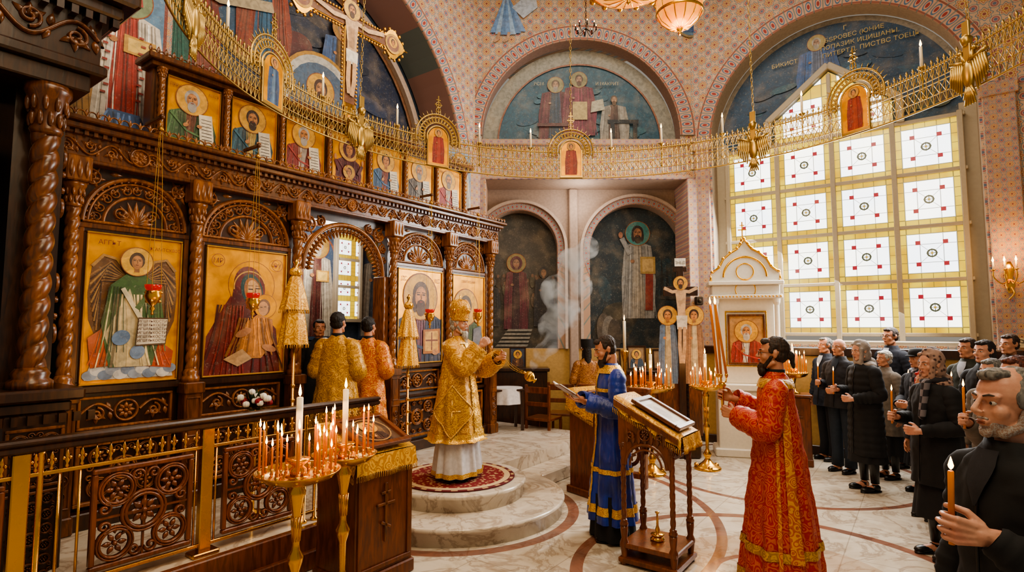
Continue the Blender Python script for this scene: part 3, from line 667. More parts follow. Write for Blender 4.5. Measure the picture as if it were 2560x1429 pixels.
for i,(u,rb,inn) in enumerate(((4.72,'a8a090','5a2a26'),(5.75,'a09888','3c4a5a'),(6.3,'7a7068','5a2a26'))):
    P=PT();P.rect(-.3,.3,0,1.5,'34465e');P.ring(0,1.2,.28,.03,'7c4a34',0,0,PI);full(P,0,.05,1.4,rb,inn,'8a8278','98907f',hold='book',seed=i,wd=1.1,halo='98783a')
    mk('fresco_panel',P,M['paint'],None,W(u,6.83,1.7),AL,label='fresco of a standing bishop on blue sanctuary wall',cat='mural',color=True)
# ================================================================ SOLEA + AMBO
mb=MB();mb.box(-3,7.6,4.0,6.9,0,.3);mk('solea_platform',mb,M['marble'],None,(0,0,0),AL,kind='structure',label='raised marble platform before icon screen')
mb=MB();mb.box(-1,3.35,3.93,3.995,0,.31,.008);mb.box(-1,3.35,3.88,3.93,0,.14,.008);mk('trim_11',mb,M['woodR'],None,(0,0,0),AL,kind='structure',label='wooden riser facing')
mb=MB();mb.box(5.62,7.6,3.65,3.995,0,.15,.01);mk('marble_step',mb,M['marble'],None,(0,0,0),AL,label='straight marble step along raised platform',cat='step')
A0=W(4.5,4.0)
for nm,r,z0,z1,lb in (('ambo_step',1.12,0,.16,'wide lower round marble step'),('ambo_platform',.72,.16,.32,'upper round marble platform under carpet')):
    mb=MB();mb.lathe([(r-.02,z0),(r-.02,z1-.05),(r,z1-.04),(r+.008,z1-.02),(r,z1-.004),(r-.01,z1)],72);mb.s=[False if len(f)>10 else True for f in mb.f]
    mk(nm,mb,M['marble'],None,(A0.x,A0.y,0),0,label=lb,cat='step')
mb=MB();mb.lathe([(.6,0),(.61,.006),(.6,.012)],64);mb.s=[len(f)<10 for f in mb.f];mk('carpet',mb,M['carpet'],None,(A0.x,A0.y,.321),0,label='round red and cream patterned carpet',cat='carpet')
# ================================================================ ICONOSTASIS
IC=empty('iconostasis',W(4.1,5.39,.3),AL,'carved oak icon screen with twisted columns and two tiers','iconostasis')
cols=[-2.63,-1.70,-.67,.67,1.70,2.63]
bays=[(-2.63,-1.70),(-1.70,-.67),(.67,1.70),(1.70,2.63)]
zz=-.3
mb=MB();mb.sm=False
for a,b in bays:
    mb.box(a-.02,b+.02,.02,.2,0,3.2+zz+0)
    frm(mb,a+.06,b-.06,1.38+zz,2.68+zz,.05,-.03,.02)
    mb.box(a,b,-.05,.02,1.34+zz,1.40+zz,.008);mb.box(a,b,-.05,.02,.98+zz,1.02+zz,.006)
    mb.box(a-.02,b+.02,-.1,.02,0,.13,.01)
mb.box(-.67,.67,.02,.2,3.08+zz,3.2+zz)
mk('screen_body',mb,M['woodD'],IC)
for a,b in bays:
    mb=MB();x0,x1=a+.12,b-.12
    frm(mb,x0,x1,1.05+zz,1.31+zz,.02,-.02,.02);grille(mb,x0+.03,x1-.03,1.08+zz,1.28+zz,.015,.02);mk('base_frieze',mb,M['wood'],IC)
    mb=MB();frm(mb,x0,x1,.46+zz,.95+zz,.03,-.03,.02)
    grille(mb,x0+.06,x1-.06,.5+zz,.91+zz,.015,.022);mk('base_panel',mb,M['wood'],IC)
    mb=MB();frm(mb,a+.05,b-.05,1.36+zz,2.7+zz,.04,-.04,.0);mk('icon_surround',mb,M['woodM'],IC)
for a,b in bays:
    mb=MB();cx=(a+b)/2;R=(b-a)/2-.08;z0=2.72+zz;hh=.40/R
    A=lambda r,n=30:[(cx+r*math.cos(PI*i/n),z0+r*hh*math.sin(PI*i/n)) for i in range(n+1)]
    mb.ribbon(A(R),.022,.05,.02);mb.ribbon(A(R*.9),.012,.03,.02);mb.ribbon(A(R*.62),.014,.03,.02);mb.ribbon([(cx-R,z0),(cx+R,z0)],.018,.04,.02)
    for i in range(22):
        t=PI*(i+.5)/22;mb.sphere((cx+R*.95*math.cos(t),0,z0+R*.95*hh*math.sin(t)),(.011,.012,.011),6,5)
    for i in range(11):
        t=PI*(i+.5)/11;px,pz=cx+R*.76*math.cos(t),z0+R*.76*hh*math.sin(t)
        mb.ribbon(spiral(px,pz,R*.11,t,1.4,1 if i%2 else -1,16),.007,.022,.02)
        for q in (-.9,0,.9): leafb(mb,px,pz,R*.15,.012,t+q,.02,.02)
    for i in range(9):
        t=PI*(i+.5)/9;leafb(mb,cx,z0+.02,R*.52*(.7+.3*math.sin(t)),.022,t,.02,.03)
    for sg in (-1,1):
        mb.ribbon(spiral(cx+sg*R*.3,z0+.1,R*.15,0,1.6,sg,18),.009,.025,.02)
        sx,sz=cx+sg*R*.86,z0+.36
        mb.ribbon(spiral(sx,sz,.07,PI/2,1.5,sg,18),.009,.025,.02)
        for q in range(6): leafb(mb,sx,sz,.11,.016,q*1.05,.02,.022)
        leafb(mb,sx-sg*.12,sz+.06,.1,.018,0 if sg<0 else PI,.02,.022)
    mk('arch_carving',mb,M['wood'],IC)
mb=MB();tcol(mb,(0,0),0,1.62,.05,6.5,.2,.12)
c0=mk('twisted_column',mb,M['wood'],IC,(cols[0],-.07,1.38+zz))
for x in cols[1:]: cp(c0,IC,(x,-.07,1.38+zz))
mb=MB();mb.box(-.075,.075,-.08,.06,0,1.08,.008);mb.box(-.09,.09,-.1,.06,0,.14,.01);mb.box(-.09,.09,-.1,.06,.98,1.08,.01);frm(mb,-.06,.06,.2,.62,.012,-.09,-.07);frm(mb,-.06,.06,.68,.95,.012,-.09,-.07)
grille(mb,-.05,.05,.72,.92,-.082,.01);rosette(mb,0,.41,.045,-.082);rosette(mb,0,.3,.03,-.082);rosette(mb,0,.52,.03,-.082)
c1=mk('column_pedestal',mb,M['woodM'],IC,(cols[0],-.07,0))
for x in cols[1:]: cp(c1,IC,(x,-.07,0))
mb=MB();mb.box(-.085,.085,-.1,.08,0,.2,.01);
for i in range(3): leafb(mb,-.05+.05*i,.02,.15,.022,PI/2,-.1,.02)
c2=mk('column_bracket',mb,M['wood'],IC,(cols[0],-.07,3.0+zz))
for x in cols[1:]: cp(c2,IC,(x,-.07,3.0+zz))
mb=MB();L=2.8
mb.box(-L,L,-.1,.25,3.17+zz,3.2+zz,.006);mb.box(-L,L,-.12,.25,3.38+zz,3.41+zz,.006);mb.box(-L,L,-.09,.25,3.2+zz,3.38+zz);mb.box(-L-.03,L+.03,-.18,.25,3.41+zz,3.46+zz,.01);mb.box(-L-.06,L+.06,-.23,.25,3.46+zz,3.5+zz,.01)
for i in range(90):
    x=-L+.02+i*(2*L-.04)/89;mb.box(x-.014,x+.014,-.145,-.1,3.375+zz,3.41+zz)
mk('cornice',mb,M['woodM'],IC)
mb=MB()
vine(mb,-L+.02,L-.02,3.29+zz,.16,-.092,.02)
for x in [-2.2,-1.2,0,1.2,2.2]: mb.sphere((x,-.095,3.29+zz),(.075,.012,.075),14,6);rosette(mb,x,3.29+zz,.07,-.105,8,.016)
for i in range(76):
    x=-L+i*2*L/75;mb.ribbon(circ(x,3.52+zz,.03,8,0,PI),.006,.008,-.19);leafb(mb,x+.037,3.5+zz,.07,.012,PI/2,-.19,.01)
mk('frieze_carving',mb,M['wood'],IC)
U=2.04;bw=2*U/7
mb=MB();mb.box(-U-.06,U+.06,.0,.15,3.5+zz,4.22+zz);mb.box(-U-.1,U+.1,-.08,.15,4.16+zz,4.2+zz,.006);mb.box(-U-.14,U+.14,-.13,.18,4.2+zz,4.25+zz,.008);mb.box(-U-.1,U+.1,-.05,.0,3.5+zz,3.55+zz,.006)
for i in range(8):
    x=-U+i*bw;mb.box(x-.04,x+.04,-.03,0,3.5+zz,4.16+zz,.004)
for i in range(70):
    x=-U-.12+i*(2*U+.24)/69;leafb(mb,x,4.25+zz,.07,.016,PI/2,-.1,.012);mb.ribbon(circ(x+.03,4.26+zz,.02,8,0,PI),.005,.008,-.1)
mk('upper_tier',mb,M['woodM'],IC)
mb=MB();tcol(mb,(0,0),0,.62,.028,4,.09,.06);c3=mk('twisted_column',mb,M['wood'],IC,(-U,-.05,3.54+zz))
for i in range(1,8): cp(c3,IC,(-U+i*bw,-.05,3.54+zz))
mb=MB();z0=2.50+zz;r=.56
A=lambda r,n=36:[(r*math.cos(PI*i/n),z0+r*math.sin(PI*i/n)) for i in range(n+1)]
mb.ribbon(A(r),.03,.05,.02);mb.ribbon(A(r*.86),.012,.03,.02)
for i in range(30):
    t=PI*(i+.5)/30;leafb(mb,r*.95*math.cos(t),z0+r*.95*math.sin(t),-.12,.02,t,.02,.03);mb.ribbon(spiral(r*.88*math.cos(t),z0+r*.88*math.sin(t),.03,t,1.2,1,8),.005,.02,.0)
for sg in (-1,1):
    for (sx,sz,q) in ((.5,.5,.1),(.56,.34,.06),(.34,.56,.06),(.58,.2,.04)):
        mb.ribbon(spiral(sg*sx,z0+sz,q,PI/2,1.6,sg,18),.011,.03,.02)
        for k in range(6): leafb(mb,sg*sx,z0+sz,q*1.2,q*.2,k*1.05,.02,.02)
    mb.box(sg*.6-.04,sg*.6+.04,-.03,.18,0,z0,.006)
mk('door_arch',mb,M['wood'],IC)
def gi(a,b): return (a+b)/2,(b-a)/2-.12
def d_angel(P,w,h):
    for sg in (-1,1):
        P.poly([(sg*w*.06,h*.7),(sg*w*.2,h*.84),(sg*w*.34,h*.86),(sg*w*.45,h*.78),(sg*w*.48,h*.6),(sg*w*.46,h*.42),(sg*w*.38,h*.3),(sg*w*.26,h*.36),(sg*w*.14,h*.5)],'6d4720')
        for i in range(14):
            t=i/13;P.line([(sg*w*.1,h*(.72-.03*t)),(sg*w*(.25+.1*t),h*(.82-.14*t)),(sg*w*(.46-.1*t*t),h*(.72-.4*t))],w*.02,['94693a','442810','a87e44','4f3014'][i%4])
        P.line([(sg*w*.06,h*.72),(sg*w*.2,h*.84),(sg*w*.34,h*.86),(sg*w*.45,h*.78)],w*.035,'a87e44')
    P.poly([(-w*.47,h*.02),(-w*.42,h*.12),(w*.42,h*.13),(w*.47,h*.02)],'b8b4ac')
    for i in range(12): P.ell(-w*.42+i*w*.077,h*(.05+.03*(i%2)),w*.075,h*.033,['98a0ac','d0ccc4','7a889c'][i%3])
    P.poly([(-w*.46,h*.3),(-w*.2,h*.42),(-w*.1,h*.12),(-w*.42,h*.1)],'b85426');P.poly([(w*.46,h*.2),(w*.2,h*.32),(w*.12,h*.1),(w*.44,h*.08)],'b0461e');folds(P,-w*.25,h*.38,-w*.3,h*.12,w*.2,4,'b85426',3);folds(P,w*.25,h*.28,w*.3,h*.1,w*.2,4,'b0461e',3)
    P.poly([(-w*.24,h*.1),(-w*.34,h*.4),(-w*.26,h*.66),(-w*.1,h*.74),(w*.1,h*.74),(w*.26,h*.66),(w*.34,h*.42),(w*.22,h*.1)],'42602f')
    P.poly([(-w*.3,h*.32),(-w*.06,h*.64),(w*.12,h*.34),(w*.2,h*.1),(-w*.18,h*.1)],'c8b68a');folds(P,-.05,h*.6,-.02,h*.1,w*.4,10,'b8a478',4);folds(P,-w*.2,h*.65,-w*.24,h*.2,w*.18,6,'42602f',7);folds(P,w*.2,h*.65,w*.22,h*.2,w*.18,6,'42602f',2)
    P.ell(-w*.13,h*.3,w*.1,h*.05,'6a84a4',rot=.6);P.ell(w*.05,h*.2,w*.08,h*.05,'7a90ac',rot=-.5)
    head(P,0,h*.83,w*.1,'3a2010',halo='e8b23e')
    P.line([(-w*.14,h*.64),(w*.08,h*.42)],w*.05,'d8ccA8');P.line([(w*.14,h*.6),(w*.02,h*.5)],w*.06,'42602f')
    P.poly([(w*.02,h*.24),(w*.36,h*.25),(w*.38,h*.44),(w*.04,h*.44)],'5a4020');P.poly([(w*.03,h*.25),(w*.35,h*.26),(w*.37,h*.43),(w*.05,h*.43)],'e0d4ba')
    for i in range(6): P.text('ИГѠМЬКОСТИ',w*.2,h*(.405-i*.027),w*.045,'5a3020')
    P.text('АГГЬТ',-w*.3,h*.93,w*.075,'7a2a14');P.text('ФІАМТСКВІО',w*.3,h*.92,w*.055,'7a2a14')
def d_virgin(P,w,h):
    P.poly([(-w*.5,0),(-w*.48,h*.3),(-w*.3,h*.52),(-w*.12,h*.72),(w*.0,h*.86),(w*.16,h*.84),(w*.22,h*.7),(w*.2,h*.5),(w*.4,h*.36),(w*.47,h*.0)],'6a1a12')
    P.ell(w*.06,h*.72,w*.3,w*.3,'dca636',1);P.ring(w*.06,h*.72,w*.3,.006,'8a4a18')
    P.ell(w*.03,h*.7,w*.2,h*.175,'6a1a12',rot=.25);P.poly([(-w*.22,h*.45),(-w*.17,h*.72),(w*.05,h*.56),(w*.16,h*.48),(0,h*.4)],'56120c')
    P.ell(w*.06,h*.68,w*.14,h*.135,'1a403e',rot=.3);P.ell(w*.075,h*.665,w*.11,h*.12,'a06430',rot=.3);P.ell(w*.085,h*.67,w*.085,h*.095,'d2a066',rot=.3)
    P.ring(w*.03,h*.7,w*.2,.012,'d8a03c',0,.3,3.3)
    for dx in (-.045,.05): P.line([(w*(.085+dx-.03),h*.69+dx*.1),(w*(.085+dx+.03),h*.69+dx*.1)],.011,'2a1408');P.line([(w*(.085+dx-.035),h*.715),(w*(.085+dx+.035),h*.715)],.005,'5a3418')
    P.line([(w*.1,h*.7),(w*.108,h*.635),(w*.085,h*.63)],.008,'8a5028');P.line([(w*.065,h*.6),(w*.115,h*.605)],.009,'9a3020')
    folds(P,-w*.2,h*.55,-w*.3,0,w*.35,9,'6a1a12',2);folds(P,w*.2,h*.4,w*.3,0,w*.3,5,'56120c',5)
    P.ell(w*.24,h*.55,w*.15,w*.15,'dca636',1);P.ring(w*.24,h*.55,w*.15,.005,'8a4a18');P.ell(w*.22,h*.54,w*.085,h*.07,'6a4020');P.ell(w*.21,h*.53,w*.068,h*.06,'c88e58')
    P.line([(w*.17,h*.54),(w*.2,h*.54)],.007,'2a1408');P.line([(w*.22,h*.545),(w*.25,h*.545)],.007,'2a1408')
    P.poly([(-w*.12,h*.22),(w*.0,h*.42),(w*.14,h*.48),(w*.34,h*.44),(w*.36,h*.24),(w*.2,h*.12),(0,h*.12)],'b87424');folds(P,w*.1,h*.45,w*.1,h*.14,w*.4,12,'b87424',8)
    P.poly([(-w*.28,h*.12),(-w*.05,h*.2),(w*.08,h*.12),(-w*.1,h*.06)],'c8a070');P.ell(-w*.04,h*.33,w*.11,h*.03,'b87c4a',rot=.4);P.ell(w*.3,h*.2,w*.1,h*.028,'b87c4a',rot=-.3)
    for sg,s_ in ((-1,'МР'),(1,'ѲУ')): P.ring(sg*w*.38,h*.9,w*.075,.005,'7a2a14');P.text(s_,sg*w*.38,h*.88,w*.08,'7a2a14')
def d_christ(P,w,h):
    bust(P,0,0,h*.98,'28344e','6a3c4a',hair='4a2812',beard='4a2812',hold='book',long=True,wd=1.2,seed=3);P.text('ІС',-w*.38,h*.88,w*.1,'7a2a14');P.text('ХС',w*.38,h*.88,w*.1,'7a2a14')
def d_group(P,w,h):
    bust(P,-w*.1,0,h*.85,'505e3a','8a5a2e',hair='5a4a3a',beard='6a5a4a',seed=3,wd=1.1);P.text('СВЯТ ИОАНН',0,h*.92,w*.07,'7a2a14')
    P.poly([(w*.1,0),(w*.14,h*.36),(w*.4,h*.4),(w*.45,0)],'6a6a70');head(P,w*.3,h*.52,w*.09,'5a3a20')
for k,(bay,dr,lb) in enumerate(zip(bays,(d_angel,d_virgin,d_christ,d_group),('gold icon of winged archangel holding scroll','gold icon of Virgin in maroon veil with child','gold icon of Christ with closed book','gold icon of bearded saint with inscription'))):
    cx,hw=gi(*bay);icon('icon',hw*2,1.2,W(4.1+cx,5.365,1.42),AL,lb,dr,frame='goldM',fw=.015)
specs=[('44603a','7a4a34','a8a098','a8a098','scroll'),('2f5462','b89a54','3a2412','3a2412','scroll'),('88302a','b8a89a','b0a8a0','b0a8a0','scroll'),('5a181e','6a2228',None,None,'orant'),('3a5a7c','8a4636','3a2412',None,'scroll'),('54483e','8a8478','8a8278','8a8278','scroll'),('982e22','c6bAa8','7a6a5a','7a6a5a','scroll')]
nm=['green robe with scroll','blue mantle with scroll','dark red mantle with scroll','Virgin orant in maroon','blue robe with scroll','brown mantle with grey beard','red mantle with white scroll']
for i,(rb,inn,ha,be,ho) in enumerate(specs):
    def dr(P,w,h,rb=rb,inn=inn,ha=ha,be=be,ho=ho,i=i):
        bust(P,-.02 if ho=='scroll' else 0,0,h*.98,rb,inn,hair=ha or '3a2010',beard=be,hood='5a181e' if ho=='orant' else None,hold=ho,seed=i,wd=1.15 if ho=='scroll' else .95)
        P.text('ПРРК',-w*.37,h*.87,w*.08,'7a3a14');P.text('ПІЛІЯ',w*.37,h*.87,w*.07,'7a3a14')
    icon('icon',bw-.13,.55,W(4.1-U+bw*(i+.5),5.385,3.57),AL,'small gold icon of prophet, '+nm[i] if ho!='orant' else 'small gold icon of the Virgin orant in maroon',dr,frame='goldM',fw=.012)
# rood cross
CR=empty('rood_cross',W(4.1,5.42,4.26),AL,'large gilded crucifix with trefoil ends on icon screen','cross')
def crossplate(mb,y0,y1,grow=0):
    w=.13+grow
    mb.box(-w/2,w/2,y0,y1,.25-grow,1.95+grow,.01);mb.box(-.6-grow,.6+grow,y0+.001,y1-.001,1.28-w/2,1.28+w/2,.01)
    for cx,cz in ((-.66,1.28),(.66,1.28),(0,2.02)):
        mb.prism([(cx+(.14+grow+.02*math.cos(4*2*PI*i/32))*math.cos(2*PI*i/32),cz+(.14+grow+.02*math.cos(4*2*PI*i/32))*math.sin(2*PI*i/32)) for i in range(32)],y0,y1)
mb=MB();crossplate(mb,-.03,.0,.035);
for t in range(34):
    z=.3+t*.048;[mb.sphere((sg*.105,-.015,z),.018,6,5) for sg in (-1,1)]
for t in range(12):
    x=.12+t*.042
    for sg in (-1,1):
        for s2 in (-1,1): mb.sphere((sg*x,-.015,1.28+s2*.105),.018,6,5)
for cx,cz in ((-.66,1.28),(.66,1.28),(0,2.02)):
    for i in range(14): mb.sphere((cx+.2*math.cos(i*2*PI/14),-.015,cz+.2*math.sin(i*2*PI/14)),.022,6,5)
    mb.cap((cx,-.015,cz),(cx+(0.26 if cx>0 else -.26 if cx<0 else 0),-.015,cz+(.26 if cx==0 else 0)),.015,.008)
mk('cross_border',mb,M['gold'],CR)
P=PT();P.y=-.032
P.rect(-.075,.075,.27,1.95,'7a4a2a');P.rect(-.6,.6,1.21,1.35,'7a4a2a')
for cx,cz in ((-.66,1.28),(.66,1.28),(0,2.02)): P.ell(cx,cz,.13,.13,'c89a44');P.ell(cx,cz,.1,.1,'8a5a44');head(P,cx,cz+.02,.04)
P.line([(-.5,1.33),(-.25,1.27),(0,1.3),(.25,1.27),(.5,1.33)],.055,'dcb48a');P.poly([(-.1,1.3),(.1,1.3),(.075,1.0),(.085,.85),(-.06,.85),(-.06,1.0)],'dcb48a');P.poly([(-.075,.92),(.1,.92),(.09,.75),(-.07,.76)],'e8e0d0')
P.line([(-.03,.78),(-.04,.55),(-.02,.38)],.06,'d0a478');P.line([(.05,.78),(.05,.55),(.02,.36)],.06,'d0a478');head(P,.0,1.42,.07,'4a2812','4a2812',halo='e0b04a')
P.rect(-.09,.09,1.6,1.7,'e0d8c0');P.text('ІНЦІ',0,1.62,.07,'3a2010')
for i in range(8): P.line([(-.045+.012*i,1.2),(-.03+.01*i,.95)],.004,'a8764e')
mk('crucified_figure',P,M['paint'],CR,color=True)
mb=MB();mb.box(-.06,.06,-.03,.03,0,.3,.01);mb.lathe([(.16,0),(.16,.03),(.1,.06),(.06,.12)],20);mk('cross_base',mb,M['gold'],CR)
# icon case at near end
KI=empty('icon_shrine',W(.78,4.78,0),AL,'massive carved oak icon case with thick twisted column','shrine')
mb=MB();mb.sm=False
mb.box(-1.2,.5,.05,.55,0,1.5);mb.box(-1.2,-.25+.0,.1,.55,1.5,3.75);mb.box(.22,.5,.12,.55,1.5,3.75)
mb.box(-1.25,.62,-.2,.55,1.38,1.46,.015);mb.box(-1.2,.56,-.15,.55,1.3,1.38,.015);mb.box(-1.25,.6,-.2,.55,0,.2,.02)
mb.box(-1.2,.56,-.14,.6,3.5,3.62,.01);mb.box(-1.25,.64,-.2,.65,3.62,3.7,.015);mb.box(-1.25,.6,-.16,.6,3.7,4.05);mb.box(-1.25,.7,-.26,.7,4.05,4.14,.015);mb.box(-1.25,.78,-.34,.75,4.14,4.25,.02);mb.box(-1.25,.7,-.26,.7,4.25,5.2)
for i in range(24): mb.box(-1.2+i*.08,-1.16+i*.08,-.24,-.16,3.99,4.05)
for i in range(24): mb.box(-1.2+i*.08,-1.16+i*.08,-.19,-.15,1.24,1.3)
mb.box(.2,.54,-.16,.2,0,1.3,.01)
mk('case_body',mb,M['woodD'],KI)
mb=MB();vine(mb,-1.2,.58,3.87,.26,-.165,.03);mk('frieze_carving',mb,M['woodM'],KI)
mb=MB();vine(mb,-1.2,.66,4.5,.32,-.265,.03);mk('canopy_carving',mb,M['woodM'],KI)
mb=MB();grille(mb,.24,.5,.85,1.2,-.162,.02)
for k in range(3): grille(mb,.24,.5,.25+.19*k,.42+.19*k,-.162,.02)
frm(mb,.22,.52,.22,.82,.02,-.18,-.16);frm(mb,.22,.52,.84,1.22,.02,-.18,-.16);mk('pedestal_carving',mb,M['woodM'],KI)
for fn in (lambda q:vine(q,.12,.55,1.1,.2,-.01,.02),lambda q:grille(q,.14,.52,.3,.9,-.01,.02),lambda q:grille(q,.14,.5,1.7,2.3,-.01,.02),lambda q:grille(q,.14,.5,2.6,3.2,-.01,.02),lambda q:vine(q,-.1,.5,3.87,.24,-.11,.03)):
    mb=MB();mb.M=Matrix.Translation((.5,0,0))@Matrix.Rotation(PI/2,4,'Z');fn(mb);mb.M=None;mk('side_carving',mb,M['woodM'],KI)
mb=MB();tcol(mb,(0,0),0,2.04,.082,5.5,.34,.14);mk('twisted_column',mb,M['woodM'],KI,(.36,-.02,1.46))
icon('icon',.8,1.7,W(.3,4.84,1.6),AL,'dark gold icon inside carved case',lambda P,w,h:bust(P,0,0,h*.8,'3a2a1c','6a4420',seed=2),frame='goldM')
def lampada(u,v,z,ztop,label):
    p=W(u,v,z);e=empty('hanging_oil_lamp',p,AL,label,'oil lamp',group='hanging oil lamps before the icons')
    mb=MB();mb.lathe([(.004,-.16),(.012,-.15),(.006,-.13),(.02,-.11),(.01,-.09),(.045,-.05),(.06,-.01),(.05,.02),(.055,.03),(.04,.035)],18)
    for i in range(3):
        a=2*PI*i/3;mb.sphere((.06*math.cos(a),.06*math.sin(a),.02),.012,6,5);mb.sphere((.05*math.cos(a),.05*math.sin(a),-.05),.014,6,5)
    mk('lamp_body',mb,M['gold'],e)
    mb=MB();mb.lathe([(.02,.03),(.05,.04),(.058,.06),(.06,.08),(.05,.08),(.04,.05)],18,cap=False);mk('glass_cup',mb,M['redglass'],e)
    mb=MB()
    for i in range(3):
        a=2*PI*i/3
        n=24
        mb.tube([(.06*math.cos(a)*(1-.8*t/n),.06*math.sin(a)*(1-.8*t/n),.02+(ztop-z-.1)*t/n) for t in range(n+1)],.0022,4)
    mb.lathe([(.025,0),(.02,.02),(.005,.04)],10,(0,0,ztop-z-.1));mb.tube([(0,0,ztop-z-.08),(0,0,ztop-z)],.003,4)
    mk('chain',mb,M['goldM'],e)
    mb=MB();mb.box(-.012,.012,0,5.2-v,ztop-z,ztop-z+.03,.004);mb.sphere((0,-.01,ztop-z+.015),.022,8,6);mk('wall_bracket',mb,M['woodM'],e)
for (u,v,z) in ((1.9,4.9,2.12),(2.75,4.95,2.1),(5.1,5.0,2.02),(6.05,5.0,2.05)): lampada(u,v,z,3.55,'gold filigree oil lamp with red glass cup')
# ================================================================ RAILING
RA=empty('altar_railing',W(0,4.08,.3),AL,'brass and carved wood railing with dark handrail','railing')
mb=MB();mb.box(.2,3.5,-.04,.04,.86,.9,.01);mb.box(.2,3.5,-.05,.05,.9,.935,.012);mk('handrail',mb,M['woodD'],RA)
mb=MB()
for x in (.95,1.05,1.97,2.75,2.85,3.45): mb.lathe([(.03,0),(.03,.02),(.016,.03),(.016,.84),(.024,.86)],12,(x,0,0))
mb.box(.92,1.0,-.03,.03,0,.86,.006);mb.box(1.93,2.01,-.03,.03,0,.86,.006);mb.box(1.88,2.06,-.06,.06,0,.03,.006)
for z in (.06,.72): mb.box(.2,3.5,-.012,.012,z,z+.022,.003)
for x in (1.14,1.24,3.05,3.2,3.32,.4,.55,.7,.82,1.9,2.04,2.7): mb.tube([(x,0,.07),(x,0,.72)],.008,8)
for i in range(44):
    x=.3+i*.0727;mb.lathe([(.004,0),(.012,.01),(.006,.025),(.014,.045),(.006,.06),(.013,.075),(.004,.1),(.004,.12)],8,(x,0,.742));mb.sphere((x-.016,0,.8),(.009,.007,.012),6,5);mb.sphere((x+.016,0,.8),(.009,.007,.012),6,5)
mk('brass_bars',mb,M['brass'],RA)
for x0,x1 in ((1.30,1.88),(2.09,2.64),(.25,.9)):
    mb=MB();frm(mb,x0,x1,.1,.7,.03,-.02,.02,.006)
    grille(mb,x0+.03,x1-.03,.13,.67,-.006,.016)
    mb.M=Matrix.Rotation(PI,4,'Z')@Matrix.Translation((-(x0+x1),0,0));grille(mb,x0+.03,x1-.03,.13,.67,-.006,.012);mb.M=None
    cx,cz=(x0+x1)/2,.4
    mb.box(cx-.008,cx+.008,-.015,.015,cz-.13,cz+.13);mb.box(cx-.13,cx+.13,-.015,.015,cz-.008,cz+.008)
    for sx in (-1,1):
        mb.box(min(cx+sx*.1,cx+sx*(x1-x0)/2),max(cx+sx*.1,cx+sx*(x1-x0)/2),-.008,.008,cz-.006,cz+.006)
        mb.box(cx-.006,cx+.006,-.008,.008,min(cz+sx*.1,cz+sx*.3),max(cz+sx*.1,cz+sx*.3))
    mk('carved_panel',mb,M['woodR'],RA)
# ================================================================ CANDLES
def candle_proto(h,r,wax,lab):
    mb=MB();mb.lathe([(r,0),(r,h-.004),(r*.7,h)],10);mb.tube([(0,0,h),(0,0,h+.01)],.0012,4)
    o=mk('candle',mb,M[wax],None,(0,0,-50),0,label=lab,cat='candle')
    mb=MB();k=1.15 if r<.01 else 1.7;mb.lathe([(.001,0),(.0045*k,.006*k),(.006*k,.013*k),(.0035*k,.027*k),(.0004,.042*k)],8,(0,0,h+.004));mk('flame',mb,M['flame'],o)
    return o
CH=[candle_proto(.13,.006,'honey','thin lit honey wax candle'),candle_proto(.19,.0065,'honey','thin lit honey wax candle'),candle_proto(.25,.007,'honey','tall thin lit honey wax candle')]
CW=candle_proto(.36,.02,'wax','tall thick white wax candle')
CHh=candle_proto(.27,.0075,'honey','lit honey taper held in hand')
def put(proto,loc,group=None,rot=0,sc_=None,lab=None):
    o=cptree(proto,loc,rot,sc_)
    if group:o['group']=group
    if lab:o['label']=lab
    return o
